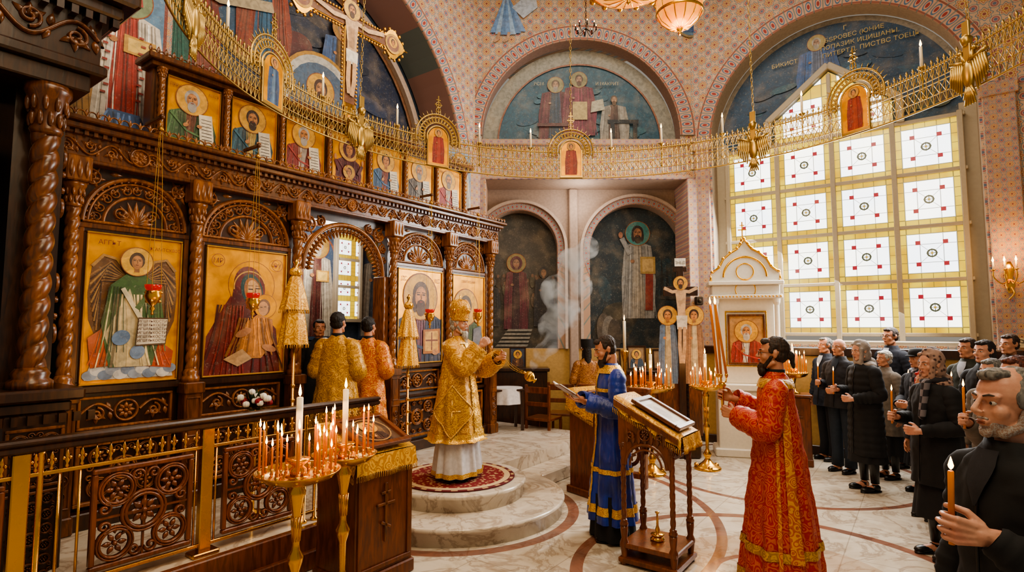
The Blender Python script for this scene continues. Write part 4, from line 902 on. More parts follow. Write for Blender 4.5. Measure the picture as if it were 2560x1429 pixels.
def stand(x,y,zp,r,label,ncand,tall=True,z0=0,seed=1,light=6):
    e=empty('candle_stand',(x,y,z0),0,label,'candle stand')
    h=zp-z0;mb=MB()
    prof=[(.17,0),(.175,.02),(.16,.035),(.12,.05),(.08,.08),(.05,.11),(.03,.14),(.045,.17),(.055,.2),(.03,.24),(.02,.27),(.024,h*.45),(.04,h*.5),(.045,h*.53),(.024,h*.57),(.02,h*.6),(.026,h*.78),(.045,h-.12),(.05,h-.1),(.03,h-.07),(.05,h-.03),(.07,h-.01)] if h>.6 else [(.08,0),(.085,.01),(.03,.03),(.02,h*.5),(.04,h*.8),(.06,h-.01)]
    mb.lathe(prof,24)
    if h>.6:
        for i in range(3):
            a=2*PI*i/3+.4;mb.sphere((.15*math.cos(a),.15*math.sin(a),.035),.035,8,6)
        for i in range(10):
            a=2*PI*i/10;mb.tube([(.022*math.cos(a),.022*math.sin(a),h*.62),(.03*math.cos(a+.5),.03*math.sin(a+.5),h*.76)],.004,4)
    mk('stem',mb,M['brass'],e)
    mb=MB();mb.lathe([(.05,h-.05),(r*.5,h-.045),(r*.8,h-.02),(r*.95,h+.015),(r,h+.025),(r*.96,h+.022),(r*.85,h-.0),(r*.4,h-.012),(.02,h-.01)],40)
    mb.lathe([(.04,h-.02),(.05,h+.03),(.03,h+.05),(.06,h+.075),(.07,h+.09),(.02,h+.09)],20);mk('tray',mb,M['brass'],e)
    rr=random.Random(seed);mb=MB();pos=[]
    for q,n in ((.86,max(8,int(ncand*.5))),(.6,max(5,int(ncand*.32))),(.38,4)):
        for i in range(n):
            a=2*PI*i/n+q;px,py=r*q*math.cos(a),r*q*math.sin(a);pos.append((px,py));mb.lathe([(.006,h-.01),(.012,h+.005),(.007,h+.015),(.012,h+.035),(.01,h+.035)],8,(px,py,0))
    mk('candle_cups',mb,M['brass'],e,kind='stuff')
    rr.shuffle(pos)
    for px,py in pos[:ncand]: put(rr.choice(CH),(x+px,y+py,z0+h+.03),'thin lit candles on brass stands')
    if tall: put(CW,(x,y,z0+h+.088),None,0,(1,1,1) if r>.2 else (.8,.8,.8))
    if light:
        l=bpy.data.lights.new('candle_light','POINT');l.energy=light;l.color=(1,.56,.24);l.shadow_soft_size=.12
        lo=bpy.data.objects.new('candle_light',l);lo.location=(x,y,zp+.38);sc.collection.objects.link(lo)
    return e
stand(-1.26,3.37,1.0,.245,'tall brass candle stand with round tray before railing',24,seed=4,light=8)
stand(-1.12,3.82,1.0,.215,'brass candle stand beside draped icon stand',18,seed=9,light=8)
stand(1.8,7.34,1.08,.30,'wide brass candle stand crowded with lit candles',28,seed=3,light=8)
stand(2.6,7.6,1.07,.22,'brass candle stand with ornate turned base',18,seed=5,light=8)
stand(3.93,7.9,1.22,.2,'low brass candle stand on wooden cabinet',16,tall=True,z0=.96,seed=6,light=5)
mb=MB();mb.box(-.19,.19,-.17,.17,0,.92,.01);mb.box(-.21,.21,-.19,.19,.92,.96,.01);mb.box(-.2,.2,-.18,.18,0,.1,.01)
cb=mk('cabinet',mb,M['woodR'],None,(3.93,7.9,0),-.4,label='plain wooden cabinet with carved cross on front',cat='cabinet')
mb=MB();mb.box(-.012,.012,-.19,-.17,.35,.82,.003);mb.box(-.09,.09,-.19,-.17,.65,.67,.003);mb.box(-.045,.045,-.19,-.17,.73,.75,.003);mk('cross_relief',mb,M['woodM'],cb)
def drape(mb,w,y0,z0,y1,z1,side,n=16,fr=.03):
    hw=w/2
    path=[(-hw-.02,-side),(-hw-.012,-side*.5),(-hw,.0),(-hw*.5,.004),(0,.004),(hw*.5,.004),(hw,.0),(hw+.012,-side*.5),(hw+.02,-side)]
    vs=[];fs=[]
    for j in range(n+1):
        t=j/n;y=y0+(y1-y0)*t;z=z0+(z1-z0)*t
        for k,(x,dz) in enumerate(path):
            wv=.012*math.sin(j*1.7+k) if dz<-.01 else 0
            vs.append((x+wv,y,z+.008+dz+ (.01*math.sin(j*.9) if k in (0,8) else 0)))
    m=len(path)
    for j in range(n):
        for k in range(m-1): fs.append((j*m+k,j*m+k+1,j*m+m+k+1,j*m+m+k))
    mb.add(vs,fs)
    vs=[];fs=[]
    for j in range(7):
        for k in range(13):
            x=-hw+w*k/12;t=j/6;vs.append((x*(1+.03*t),y0-.012-.012*t-.01*t*math.sin(k*1.3),z0+.008-side*.9*t))
    for j in range(6):
        for k in range(12): fs.append((j*13+k,j*13+k+1,j*13+14+k,j*13+13+k))
    mb.add(vs,fs)
    for k in range(40):
        x=-hw*1.03+w*1.03*k/39;mb.tube([(x,y0-.024-.01*math.sin(k*.4),z0+.008-side*.9),(x,y0-.026-.01*math.sin(k*.4),z0-side*.9-fr)],.003,4)
        y=y0+(y1-y0)*k/39;z=z0+(z1-z0)*k/39
        for sg in (-1,1): mb.tube([(sg*(hw+.02),y,z-side+.008),(sg*(hw+.024),y,z-side-fr)],.003,4)
def framed(name,w,h,loc,rot,tilt,label,draw,frame='woodR',fw=.04,leaf=True):
    return icon(name,w,h,loc,rot,label,draw,frame=frame,fw=fw,tilt=tilt,leaf=leaf,cat='framed icon',dep=.03)
AN=empty('icon_stand',W(2.88,3.48,0),AL,'wooden box stand draped with gold cloth, carved cross','icon stand')
mb=MB()
vs=[(-.27,-.22,0),(.27,-.22,0),(.27,.22,0),(-.27,.22,0),(-.27,-.22,.93),(.27,-.22,.93),(.27,.22,1.12),(-.27,.22,1.12)]
mb.add(vs,[(0,3,2,1),(0,1,5,4),(1,2,6,5),(2,3,7,6),(3,0,4,7),(4,5,6,7)],False);mb.box(-.29,.29,-.24,.24,0,.1,.01);frm(mb,-.25,.25,.12,.84,.035,-.235,-.22)
mk('box_body',mb,M['woodR'],AN)
mb=MB();mb.box(-.012,.012,-.24,-.22,.3,.72,.003);mb.box(-.085,.085,-.24,-.22,.56,.58,.003);mb.box(-.045,.045,-.24,-.22,.64,.66,.003);mb.M=Matrix.Translation((0,0,.42))@Matrix.Rotation(.5,4,'Y');mb.box(-.05,.05,-.24,-.22,-.01,.01,.003);mb.M=None;mk('cross_relief',mb,M['woodM'],AN)
mb=MB();drape(mb,.56,-.23,.935,.23,1.13,.14);mk('gold_cloth',mb,M['cloth'],AN)
tl=-(PI/2-math.atan2(.195,.46))
framed('framed_icon',.38,.33,W(2.88,3.48-.2,1.0),AL,tl,'framed dark icon lying on gold cloth',lambda P,w,h:(P.rect(-w/2,w/2,0,h,'5a3c24'),P.ell(0,h*.55,w*.3,h*.4,'7a562c'),bust(P,0,0,h*.88,'4a2a1c','6a4628',seed=2),P.ring(0,h*.5,h*.45,.012,'a87a3a')),fw=.045)
LE=empty('lectern',W(4.42,1.78,0),AL,'carved oak lectern on twisted legs with gold cloth','lectern')
mb=MB()
for x in (-.19,.19):
    for y in (-.2,.2): tcol(mb,(x,y),.3,.95,.022,4,.07,.05);mb.lathe([(.03,0),(.035,.03),(.022,.06),(.03,.12),(.035,.17),(.022,.2),(.03,.26),(.03,.3)],12,(x,y,0))
mb.box(-.22,.22,-.23,.23,.13,.17,.008);mb.box(-.23,.23,-.24,.24,.02,.06,.008)
mk('legs',mb,M['woodR'],LE)
mb=MB()
mb.add([(-.23,-.26,.98),(.23,-.26,.98),(.23,.26,1.24),(-.23,.26,1.24),(-.23,-.26,1.02),(.23,-.26,1.02),(.23,.26,1.29),(-.23,.26,1.29)],[(0,3,2,1),(0,1,5,4),(1,2,6,5),(2,3,7,6),(3,0,4,7),(4,5,6,7)],False)
for x in (-.2,.2):
    mb.M=Matrix.Translation((x,0,0))@Matrix.Rotation(PI/2,4,'Z')
    mb.prism([(-.23,.93),(.23,.93),(.23,1.24),(-.23,1.0)],-.012,.012);mb.M=None
for x in (-.215,.215):
    mb.M=Matrix.Translation((x,0,0))@Matrix.Rotation(PI/2 if x>0 else -PI/2,4,'Z')
    mb.ribbon(circ(0,.78,.17,20,0,PI),.014,.012,0);mb.ribbon(circ(0,.78,.13,16,0,PI),.008,.012,0)
    for k in range(7): leafb(mb,-.15+.05*k,.95,.09 if k%2 else .12,.015,PI/2,-.01,.012)
    rosette(mb,0,1.03,.045,-.012)
    for sg in (-1,1): mb.ribbon(spiral(sg*.12,1.02,.035,0,1.4,sg,14),.006,.012,-.01)
    mb.prism([(-.2,.78),(-.17,.78)]+[(.17*math.cos(PI-PI*i/12),.78+.17*math.sin(PI-PI*i/12)) for i in range(13)]+[(.2,.78),(.2,.96),(-.2,.96)],-.0,.01);mb.M=None
mb.box(-.2,.2,-.215,-.2,.85,.98,.004);grille(mb,-.17,.17,.87,.96,-.216,.01)
mk('desk_top',mb,M['woodR'],LE)
mb=MB();drape(mb,.4,-.28,1.025,.27,1.3,.09);mk('gold_cloth',mb,M['cloth'],LE)
def dglass(P,w,h):
    P.rect(-w/2,w/2,0,h,'dcd8d0');P.rect(-w*.36,w*.36,h*.14,h*.86,'b8a480');P.ell(0,h*.5,w*.2,h*.25,'987c58')
framed('framed_icon',.27,.36,W(4.42,1.78-.22,1.09),AL,-(PI/2-math.atan2(.275,.55)),'glazed silver framed icon lying on lectern',dglass,fw=.04,leaf=False)
p=W(4.42,1.78)
mb=MB();mb.lathe([(.055,0),(.06,.01),(.03,.03),(.012,.05),(.02,.08),(.01,.11),(.008,.2),(.02,.215),(.008,.22)],16);mb.lathe([(.05,.035),(.055,.045),(.02,.05)],14)
mk('brass_candle_holder',mb,M['brass'],None,(p.x,p.y,.172),0,label='small brass candle holder on lectern shelf',cat='candle holder')
L2=empty('reading_desk',(.98,6.55,0),AL-.3,'wooden reading desk with gold cloth behind reader','lectern')
mb=MB();mb.box(-.25,.25,-.2,.2,0,.98,.01);mb.box(-.28,.28,-.23,.23,0,.08,.01);frm(mb,-.22,.22,.12,.9,.03,-.215,-.2);mb.box(-.012,.012,-.22,-.2,.3,.75,.003);mb.box(-.09,.09,-.22,-.2,.58,.6,.003);mk('desk_body',mb,M['woodR'],L2)
mb=MB();drape(mb,.54,-.22,1.02,.22,1.16,.2);mk('gold_cloth',mb,M['cloth'],L2)
framed('framed_icon',.3,.24,Vector((.98,6.55,1.04))+Vector((.22*SA*.9,-.2*CA-.06,0)),AL-.3,-1.25,'small framed icon on reading desk',lambda P,w,h:bust(P,0,0,h*.9,'4a2a1c','6a4424',seed=4),fw=.03)
# ================================================================ PEOPLE
def surf(prof,amp=0.,nf=9,seed=0,puff=0.,ztop=1.2):
    rr=random.Random(seed);p1,p2,p3=rr.uniform(0,6),rr.uniform(0,6),rr.uniform(0,6);zb=prof[-1][0]
    def S(z,t,off=0):
        if z>=prof[0][0]: q=prof[0][1:]
        elif z<=zb: q=prof[-1][1:]
        else:
            for a,b in zip(prof[:-1],prof[1:]):
                if b[0]<=z<=a[0]:
                    k=(a[0]-z)/(a[0]-b[0]);q=tuple(a[i]+(b[i]-a[i])*k for i in (1,2,3));break
        A=amp*max(0,min(1,(ztop-z)/max(.1,(ztop-zb))))
        d=A*(math.sin(nf*t+p1+1.2*z)*.6+math.sin((nf*1.7//1)*t+p2)*.3+math.sin(3*t+p3)*.35)+off
        if puff: d+=puff*abs(math.sin(z*38))
        return (( (q[0]+d)*math.sin(t)),(q[2]-(q[1]+d)*math.cos(t)),z)
    return S
def patch(mb,S,z0,z1,t0,t1,nz,nt,off=0,close=False):
    vs=[];fs=[];m=nt if close else nt+1
    for j in range(nz+1):
        for i in range(m): vs.append(S(z0+(z1-z0)*j/nz,t0+(t1-t0)*i/nt,off))
    for j in range(nz):
        for i in range(nt):
            k=(i+1)%m if close else i+1;fs.append((j*m+i,j*m+k,j*m+m+k,j*m+m+i))
    mb.add(vs,fs)
def pr(*a): return [(z,x,y,(c[0] if c else 0)) for z,x,y,*c in a]
ROBE=lambda hem,k=1.:pr((1.515,.062,.06),(1.475,.1,.08),(1.445,.155,.1),(1.39,.185,.118),(1.3,.19*k,.128),(1.15,.19*k,.14*k),(.95,.21*k,.16*k),(.6,.25*k,.2*k),(.3,.28*k,.23*k),(hem,.3*k,.25*k))
COAT=lambda hem,k=1.:pr((1.525,.066,.066),(1.48,.1,.085),(1.45,.15,.1),(1.39,.18,.12),(1.3,.185*k,.13*k),(1.12,.18*k,.135*k),(.95,.2*k,.15*k),(hem,.215*k,.165*k))
def csm(P,n=6):
    P=[Vector(p) for p in P];out=[]
    Q=[P[0]*2-P[1]]+P+[P[-1]*2-P[-2]]
    for i in range(1,len(Q)-2):
        for j in range(n):
            t=j/n;a,b,c,d=Q[i-1],Q[i],Q[i+1],Q[i+2]
            out.append(.5*((2*b)+(c-a)*t+(2*a-5*b+4*c-d)*t*t+(3*b-a-3*c+d)*t**3))
    out.append(P[-1]);return out
ARM={
 'down':((.25,.03,1.14),(.27,-.04,.89),(0,-.15,-1),(-1,0,0),.3),
 'candle':((.235,.0,1.13),(.13,-.27,1.17),(-.25,-.95,.15),(-.95,.25,0),.95),
 'candlehi':((.24,-.03,1.15),(.1,-.3,1.3),(-.25,-.9,.3),(-.95,.25,.1),.95),
 'clasp':((.24,.0,1.13),(.10,-.24,1.08),(-.75,-.6,0),(-.5,.85,0),.8),
 'book':((.225,-.02,1.13),(.12,-.26,1.19),(-.2,-.95,.1),(-.1,0,1),.35),
}
def mir(v): return Vector((-v[0],v[1],v[2]))
def hand(mb,w,f,n,side,curl,k=1.):
    f=Vector(f).normalized();n=Vector(n);n=(n-f*n.dot(f)).normalized();s=f.cross(n)*side
    w=Vector(w)
    mb.cap(w-f*.03,w+f*.02,.026*k,.025*k)
    for i,(o,l) in enumerate(((.032,.072),(.011,.08),(-.011,.075),(-.031,.06))):
        kn=w+f*(.088-.004*abs(i-1))*k+s*o*k
        mb.cap(w+f*.015+s*o*.6,kn,.014*k,.0118*k,8)
        a=0;p=kn
        for j,(q,rr_) in enumerate(((.45,.0092),(.32,.0084),(.25,.0076))):
            a+=curl*(1.05 if j else .8)
            d=f*math.cos(a)+n*math.sin(a)+s*(.06*(1.5-i))*(1-curl*.7);p2=p+d.normalized()*l*q*k*1.05
            mb.cap(p,p2,rr_*k*1.02,rr_*k*.92,8);p=p2
    p=w+f*.02*k+s*.028*k+n*.008;p1=p+(f*.6+s*.55+n*.35).normalized()*.042*k;p2=p1+(f*.75+s*.1+n*(.3+.5*curl)).normalized()*.032*k;p3=p2+(f*.6-s*.1+n*(.4+.6*curl)).normalized()*.024*k
    mb.cap(p,p1,.015*k,.012*k,8);mb.cap(p1,p2,.012*k,.0105*k,8);mb.cap(p2,p3,.0105*k,.009*k,8)
    return w+f*.082*k+n*.03*k,s
def remesh(ob,vx,sm=3):
    m=ob.modifiers.new('r','REMESH');m.mode='VOXEL';m.voxel_size=vx;m.use_smooth_shade=True
    if sm:
        q=ob.modifiers.new('s','SMOOTH');q.iterations=sm;q.factor=.5
def person(label,x,y,H,face,z0=0,L='down',R='down',skin='skin',hair=('short','hB'),beard=None,coat='black',hem=.85,k=1.,puff=0,amp=.008,legs='charcoal',sl=(.075,.07,.058,.046),hy=0,hp=0,hat=None,vx=.008,robe=False,bands=None,shoes='leather',glasses=False,collar=None,shirt=None,scarf=None):
    s=H/1.75
    HM=Matrix.Translation((0,-.012,1.53))@Matrix.Rotation(math.radians(hy),4,'Z')@Matrix.Rotation(math.radians(hp),4,'X')
    mb=MB();
    mb.sphere((0,0,.95),(.15,.105,.12));mb.sphere((0,0,1.1),(.135,.095,.16));mb.sphere((0,0,1.3),(.15,.1,.16))
    mb.cap((-.13,0,1.405),(.13,0,1.405),.05,.05);mb.cap((0,.016,1.42),(0,.004,1.58),.054,.05)
    for sg in (-1,1):
        mb.cap((sg*.08,0,.9),(sg*.085,-.01,.5),.08,.052);mb.cap((sg*.085,-.01,.5),(sg*.085,.01,.1),.05,.034);mb.cap((sg*.085,.02,.05),(sg*.095,-.12,.035),.04,.03)
    grips={}
    for nm,sd,arm in (('L',1,L),('R',-1,R)):
        a=ARM[arm] if isinstance(arm,str) else arm
        el,wr,f,n=[Vector(q) for q in a[:4]]
        if isinstance(arm,str):
            if sd<0: el,wr,f,n=[mir(q) for q in (el,wr,f,n)]
        sh=Vector((sd*.165,0,1.395));mb.cap(sh,el,.048,.038);mb.cap(el,wr,.038,.025)
        g,ax=hand(mb,wr,f,n,1 if sd<0 else -1,a[4]*1.0)
        grips[nm]=(g,ax,sh,el,wr)
    mb.M=HM
    mb.sphere((0,.012,.142),(.073,.092,.088),20,14);mb.sphere((0,-.026,.088),(.056,.058,.072),18,12);mb.sphere((0,-.033,.048),(.045,.046,.042),16,10);mb.sphere((0,-.071,.023),(.02,.017,.017))
    mb.cap((0,-.082,.134),(0,-.108,.096),.0068,.0098,8);mb.sphere((0,-.107,.093),(.0105,.0095,.009),10,8);mb.sphere((.0105,-.096,.089),(.007,.009,.0065),8,6);mb.sphere((-.0105,-.096,.089),(.007,.009,.0065),8,6);mb.cap((-.012,-.08,.057),(.012,-.08,.057),.0105,.0105,8)
    for sg in (-1,1):
        mb.cap((sg*.012,-.077,.137),(sg*.044,-.066,.138),.0095,.009,8)   # brow ridge
        mb.cap((sg*.018,-.0735,.1265),(sg*.041,-.067,.126),.0062,.0058,8) # upper lid
        mb.cap((sg*.02,-.0735,.1095),(sg*.04,-.067,.1095),.0055,.005,8)  # lower lid
        mb.sphere((sg*.038,-.054,.09),(.023,.024,.024));mb.sphere((sg*.073,.01,.11),(.008,.018,.03),8,6);mb.sphere((sg*.077,.016,.12),(.008,.014,.016),8,6)
        mb.cap((sg*.052,.0,.05),(sg*.035,-.045,.025),.018,.017,8)
    mb.M=None
    rot=math.radians(face+90)
    body=mk('person',mb,M[skin],None,(x,y,z0),rot,label=label,cat='person',scale=s);remesh(body,vx,1 if vx<.006 else 2)
    for sg in (-1,1):
        mb=MB();mb.M=HM;mb.sphere((sg*.0295,-.0695,.118),(.0125,.0085,.0082),12,8);mb.mi=1;mb.sphere((sg*.0295,-.0768,.118),(.005,.0022,.005),10,8);mk('eye',mb,[M['eye'],M['iris']],body)
    hm=hair[1] if hair else 'hG'
    mb=MB();mb.M=HM
    for sg in (-1,1): mb.tube([(sg*.012,-.0865,.139),(sg*.03,-.0815,.1445),(sg*.048,-.068,.139)],[.0026,.0036,.0018],6)
    mk('eyebrows',mb,M['hGB' if hm in('hW','hG') else hm],body)
    mb=MB();mb.M=HM;mb.sphere((0,-.0895,.0585),(.019,.0042,.0032),12,6);mb.sphere((0,-.0885,.0515),(.016,.0048,.0038),12,6);mk('lips',mb,M['lip'],body)
    if hair and hair[0]!='none':
        mb=MB();mb.M=HM;st=hair[0]
        if st in('short','long','bun','full'):
            mb.sphere((0,.026,.156),(.077,.089,.082),18,12);mb.sphere((0,.042,.108),(.072,.061,.066),14,10)
            mb.sphere((0,-.042,.2),(.048,.04,.024),12,8);mb.sphere((.02,-.05,.196),(.03,.03,.02),10,8)
            for sg in (-1,1): mb.sphere((sg*.067,-.004,.142),(.011,.03,.03),8,6)
        if st=='bald':
            for sg in (-1,1): mb.sphere((sg*.065,.025,.115),(.013,.045,.032),10,8)
            mb.sphere((0,.065,.105),(.055,.042,.042),12,8)
        if st=='thin':
            mb.sphere((0,.032,.149),(.0775,.086,.083),16,12);mb.sphere((0,.05,.105),(.072,.056,.06),14,10);mb.sphere((0,-.03,.207),(.048,.05,.02),10,8);mb.sphere((0,-.052,.2),(.036,.026,.014),10,8)
            for sg in (-1,1): mb.sphere((sg*.067,-.004,.135),(.01,.026,.034),8,6)
        if st=='long':
            mb.cap((0,.05,.12),(0,.07,-.1),.068,.055);[mb.cap((sg*.055,.02,.1),(sg*.065,.01,-.1),.028,.026) for sg in (-1,1)]
        if st=='bun': mb.sphere((0,.115,.1),(.03,.028,.032));mb.cap((0,.12,.09),(0,.13,.02),.022,.012)
        if st=='full':
            mb.sphere((0,.032,.15),(.088,.095,.09));mb.sphere((0,.05,.085),(.076,.06,.055))
        o=mk('hair',mb,M[hm],body);remesh(o,.005 if vx<.0075 else .007,1);disp(o,CL2,.009)
    if beard:
        ln,bm=beard;mb=MB();mb.M=HM
        if ln=='stubble':
            mb.sphere((0,-.033,.046),(.0468,.0472,.0425),18,12);mb.sphere((0,-.071,.023),(.0213,.0185,.018),12,10);mb.cap((-.016,-.081,.067),(.016,-.081,.067),.0065,.0065,8)
            for sg in (-1,1): mb.cap((sg*.052,.0,.05),(sg*.035,-.045,.025),.0192,.0182,8);mb.cap((sg*.0665,-.002,.1),(sg*.056,-.006,.055),.008,.013,8)
            o=mk('beard',mb,M['hSt'],body);remesh(o,.004,1)
        else:
            for sg in (-1,1): mb.cap((sg*.058,-.014,.088),(sg*.038,-.052,.028),.012,.018);mb.cap((sg*.02,-.09,.068),(sg*.004,-.094,.071),.0055,.0055,8)
            mb.cap((-.02,-.066,.02),(.02,-.066,.02),.023,.023)
            if ln>.02: mb.cap((0,-.074,.015),(0,-.079-.1*ln,.01-ln),.034,.012);mb.sphere((0,-.072,-.012),(.046,.033,.042))
            o=mk('beard',mb,M[bm],body);remesh(o,.0055,1);disp(o,CL2,.008)
    if glasses:
        mb=MB();mb.M=HM
        for sg in (-1,1): mb.tube([(sg*.03+.02*math.cos(t*.628),-.095,.118+.016*math.sin(t*.628)) for t in range(10)],.0016,5,True);mb.tube([(sg*.05,-.095,.12),(sg*.078,.0,.12)],.0016,5)
        mb.tube([(-.01,-.095,.12),(.01,-.095,.12)],.0016,5);mk('glasses',mb,M['leather'],body)
    P=ROBE(hem,k) if robe else COAT(hem,k)
    S=surf(P,amp,9,int(abs(x*100)),puff)
    mb=MB();patch(mb,S,P[0][0],hem,0,2*PI,70,80,0,True)
    m=80
    mb.add([S(hem,2*PI*i/m,0) for i in range(m)]+[S(hem+.01,2*PI*i/m,-.02) for i in range(m)],[(i,(i+1)%m,(i+1)%m+m,i+m) for i in range(m)])
    for nm in ('L','R'):
        g,ax,sh,el,wr=grips[nm];sg=1 if nm=='L' else -1
        path=csm([Vector((sg*.09,0,1.41)),sh,sh.lerp(el,.5),el,el.lerp(wr,.5),wr.lerp(el,.04)],9)
        N=len(path)-1;R_=[]
        for i in range(N+1):
            t=i/N;kk=[sl[0]*.7,sl[0]*.95,sl[1]*1.0,sl[1],(sl[2]+sl[1])/2*.98,sl[3]];q=t*5;j=min(4,int(q));r=kk[j]+(kk[j+1]-kk[j])*(q-j)
            r+=(.003*math.sin(i*1.9)+.002*math.sin(i*.8))*min(1,t*3)+(puff*.8*abs(math.sin(i*.9)) if puff else 0);R_.append(r)
        mb.tube(path,R_,20,cap=False)
        mb.tube([path[-1],path[-1].lerp(path[-5],.6)],[R_[-1],R_[-1]*.7],20,cap=False)
    g_=mk('robe' if robe else 'coat',mb,M[coat],body);disp(g_,CL,.024 if not puff else .01)
    if not robe:
        mb=MB();mb.tube([S(1.46+(hem+.02-1.46)*i/24,.02,.006) for i in range(25)],.005,5);mk('placket',mb,M['leather'],body)
        mb=MB();mb.lathe([(.07,1.48),(.068,1.52),(.074,1.53),(.084,1.49),(.09,1.465)],24,(0,.004,0),cap=False,sy=.98);mk('coat_collar',mb,M[coat],body)
        if shirt:
            mb=MB();vs=[]
            for i in range(9):
                z=1.5-.022*i;wd=.42*(1-i/8.5);vs+=[S(z,-wd,.012),S(z,0,.016),S(z,wd,.012)]
            mb.add(vs,[(i*3+j,i*3+j+1,i*3+4+j,i*3+3+j) for i in range(8) for j in range(2)]);mk('shirt_front',mb,M[shirt],body)
    if collar:
        mb=MB();mb.lathe([(.066,1.475),(.062,1.53),(.059,1.535),(.056,1.53)],24,(0,.003,0),cap=False,sy=.98);mk('collar',mb,M[collar],body)
    if scarf:
        mb=MB();mb.tube([( .085*math.cos(a*PI/8),.075*math.sin(a*PI/8),1.5+.01*math.sin(a)) for a in range(16)],.03,8,True);mb.cap((.04,-.11,1.48),(.05,-.17,1.2),.035,.03);o=mk('scarf',mb,M[scarf],body);remesh(o,.01,2)
    if not robe or hem>.3:
        mb=MB()
        if legs=='skirt':
            S2=surf(pr((hem+.1,.18,.14),(.5,.2,.17),(.34,.22,.19)),.02,8,3);patch(mb,S2,hem+.1,.34,0,2*PI,20,48,0,True);mk('skirt',mb,M['black'],body)
            mb=MB()
            for sg in (-1,1): mb.tube([(sg*.085,0,.45),(sg*.085,.01,.3),(sg*.085,.015,.1)],[.056,.055,.045],14)
            mk('boots',mb,M['leather'],body)
        elif legs:
            for sg in (-1,1): mb.tube([(sg*.07,0,.98),(sg*.085,0,.85),(sg*.09,-.005,.5),(sg*.09,.01,.25),(sg*.092,.0,.07)],[.1,.1,.075,.07,.075],18)
            mk('trousers',mb,M[legs],body)
    mb=MB()
    for sg in (-1,1):
        for (px,py,rx,ry,rz,zz_) in ((sg*.092,.01,.045,.06,.045,.05),(sg*.098,-.09,.047,.095,.034,.034)): mb.sphere((px,py,zz_),(rx,ry,rz),14,8)
        mb.lathe([(.0488,0),(.0488,.018)],20,(sg*.096,-.05,0),sy=2.7)
    for i,v_ in enumerate(mb.v):
        if v_[2]<.001: mb.v[i]=(v_[0],v_[1],.001)
    mk('shoes',mb,M[shoes],body)
    if hat=='scarf' or (hat and hat[0]=='scarf'):
        hmn='greyscarf' if hat=='scarf' else hat[1]
        mb=MB();mb.M=HM;mb.sphere((0,.03,.15),(.089,.099,.095),18,12);mb.sphere((0,.04,.07),(.08,.08,.1),16,10);[mb.cap((sg*.07,-.033,.14),(sg*.048,-.052,-.01),.018,.026) for sg in (-1,1)];mb.cap((0,-.02,.22),(0,.02,.226),.034,.03);mb.cap((-.04,-.05,-.02),(.04,-.05,-.02),.032,.032);mb.cap((-.05,-.04,.2),(.05,-.04,.2),.02,.02);mb.M=None
        mb.sphere((0,.02,1.47),(.14,.11,.06));mb.cap((0,.1,1.5),(0,.15,1.3),.065,.02);o=mk('headscarf',mb,M[hmn],body);remesh(o,.008,2);disp(o,CL,.02)
    if hat=='cap':
        mb=MB();mb.M=HM;mb.lathe([(.092,.155),(.097,.17),(.097,.205),(.083,.24),(.03,.257),(.001,.259)],24,(0,.012,0),sy=1.12);mb.sphere((0,-.09,.16),(.07,.05,.01));mk('cap',mb,M['black'],body)
    if hat=='kam':
        mb=MB();mb.M=HM;mb.lathe([(.09,.16),(.092,.17),(.1,.29),(.098,.3),(.001,.302)],28,(0,.012,0),sy=1.1);mk('hat',mb,M['black'],body)
    if hat=='mitre':
        mb=MB();mb.M=HM@Matrix.Translation((0,.008,.02));pf=[(.09,.13),(.094,.145),(.092,.165),(.1,.21),(.11,.25),(.112,.28),(.104,.31),(.086,.338),(.055,.358),(.02,.367),(.001,.369)];mb.lathe(pf,36,sy=1.08);mk('mitre',mb,M['brGold'],body)
        mb=MB();mb.M=HM@Matrix.Translation((0,.008,.02))
        for i in range(28):
            a=2*PI*i/28
            for r,z in ((.094,.14),(.095,.168)): mb.sphere((r*math.cos(a),r*1.08*math.sin(a),z),.005,6,5)
        for i in range(8):
            a=2*PI*i/8;mb.tube([(r*1.01*math.cos(a),r*1.09*math.sin(a),z) for r,z in pf[3:10]],.003,5)
        for i in range(4):
            a=2*PI*i/4-PI/2;mb.sphere((.104*math.cos(a),.113*math.sin(a),.24),(.022,.022,.028),12,8)
        mb.box(-.004,.004,-.004,.004,.368,.415);mb.box(-.016,.016,-.004,.004,.392,.4);mk('mitre_ornament',mb,M['gold'],body)
        mb=MB();mb.M=HM@Matrix.Translation((0,.008,.02))
        for i in range(8): a=2*PI*(i+.5)/8-PI/2;mb.sphere((.109*math.cos(a),.118*math.sin(a),.25),.006,8,6)
        mk('mitre_gems',mb,M['redglass'],body)
    if bands:
        for (bn,bm,items) in bands:
            for it in items:
                mb=MB();z0_,z1_,t0,t1,off=it;cl=abs(t1-t0)>6.2;patch(mb,S,z0_,z1_,t0,t1,max(2,int(abs(z0_-z1_)/.02)),max(3,int(abs(t1-t0)*12)),off,cl)
                o=mk(bn,mb,M[bm],body);disp(o,CL,.022)
    Mx=Matrix.Translation((x,y,z0))@Matrix.Rotation(rot,4,'Z')@Matrix.Scale(s,4)
    G={q:(Mx@grips[q][0],(Mx.to_3x3()@grips[q][1]).normalized()) for q in grips}
    G['M']=Mx;G['S']=S;G['body']=body;G['HM']=HM
    return G
def held(G,h,proto=None,label='lit honey taper held in hand',lo=.06,sc_=(1,1,1)):
    g,ax=G[h]
    if ax.z<0: ax=-ax
    ax=(ax*.35+Vector((0,0,1))).normalized();p=g-ax*lo
    o=cptree(proto or CHh,p,None,sc_);o.rotation_euler=Vector((0,0,1)).rotation_difference(ax).to_euler();o['label']=label;return o
def band_v(t,w,z0,z1,off=.008): return (z0,z1,t-w,t+w,off)
hyh=.42
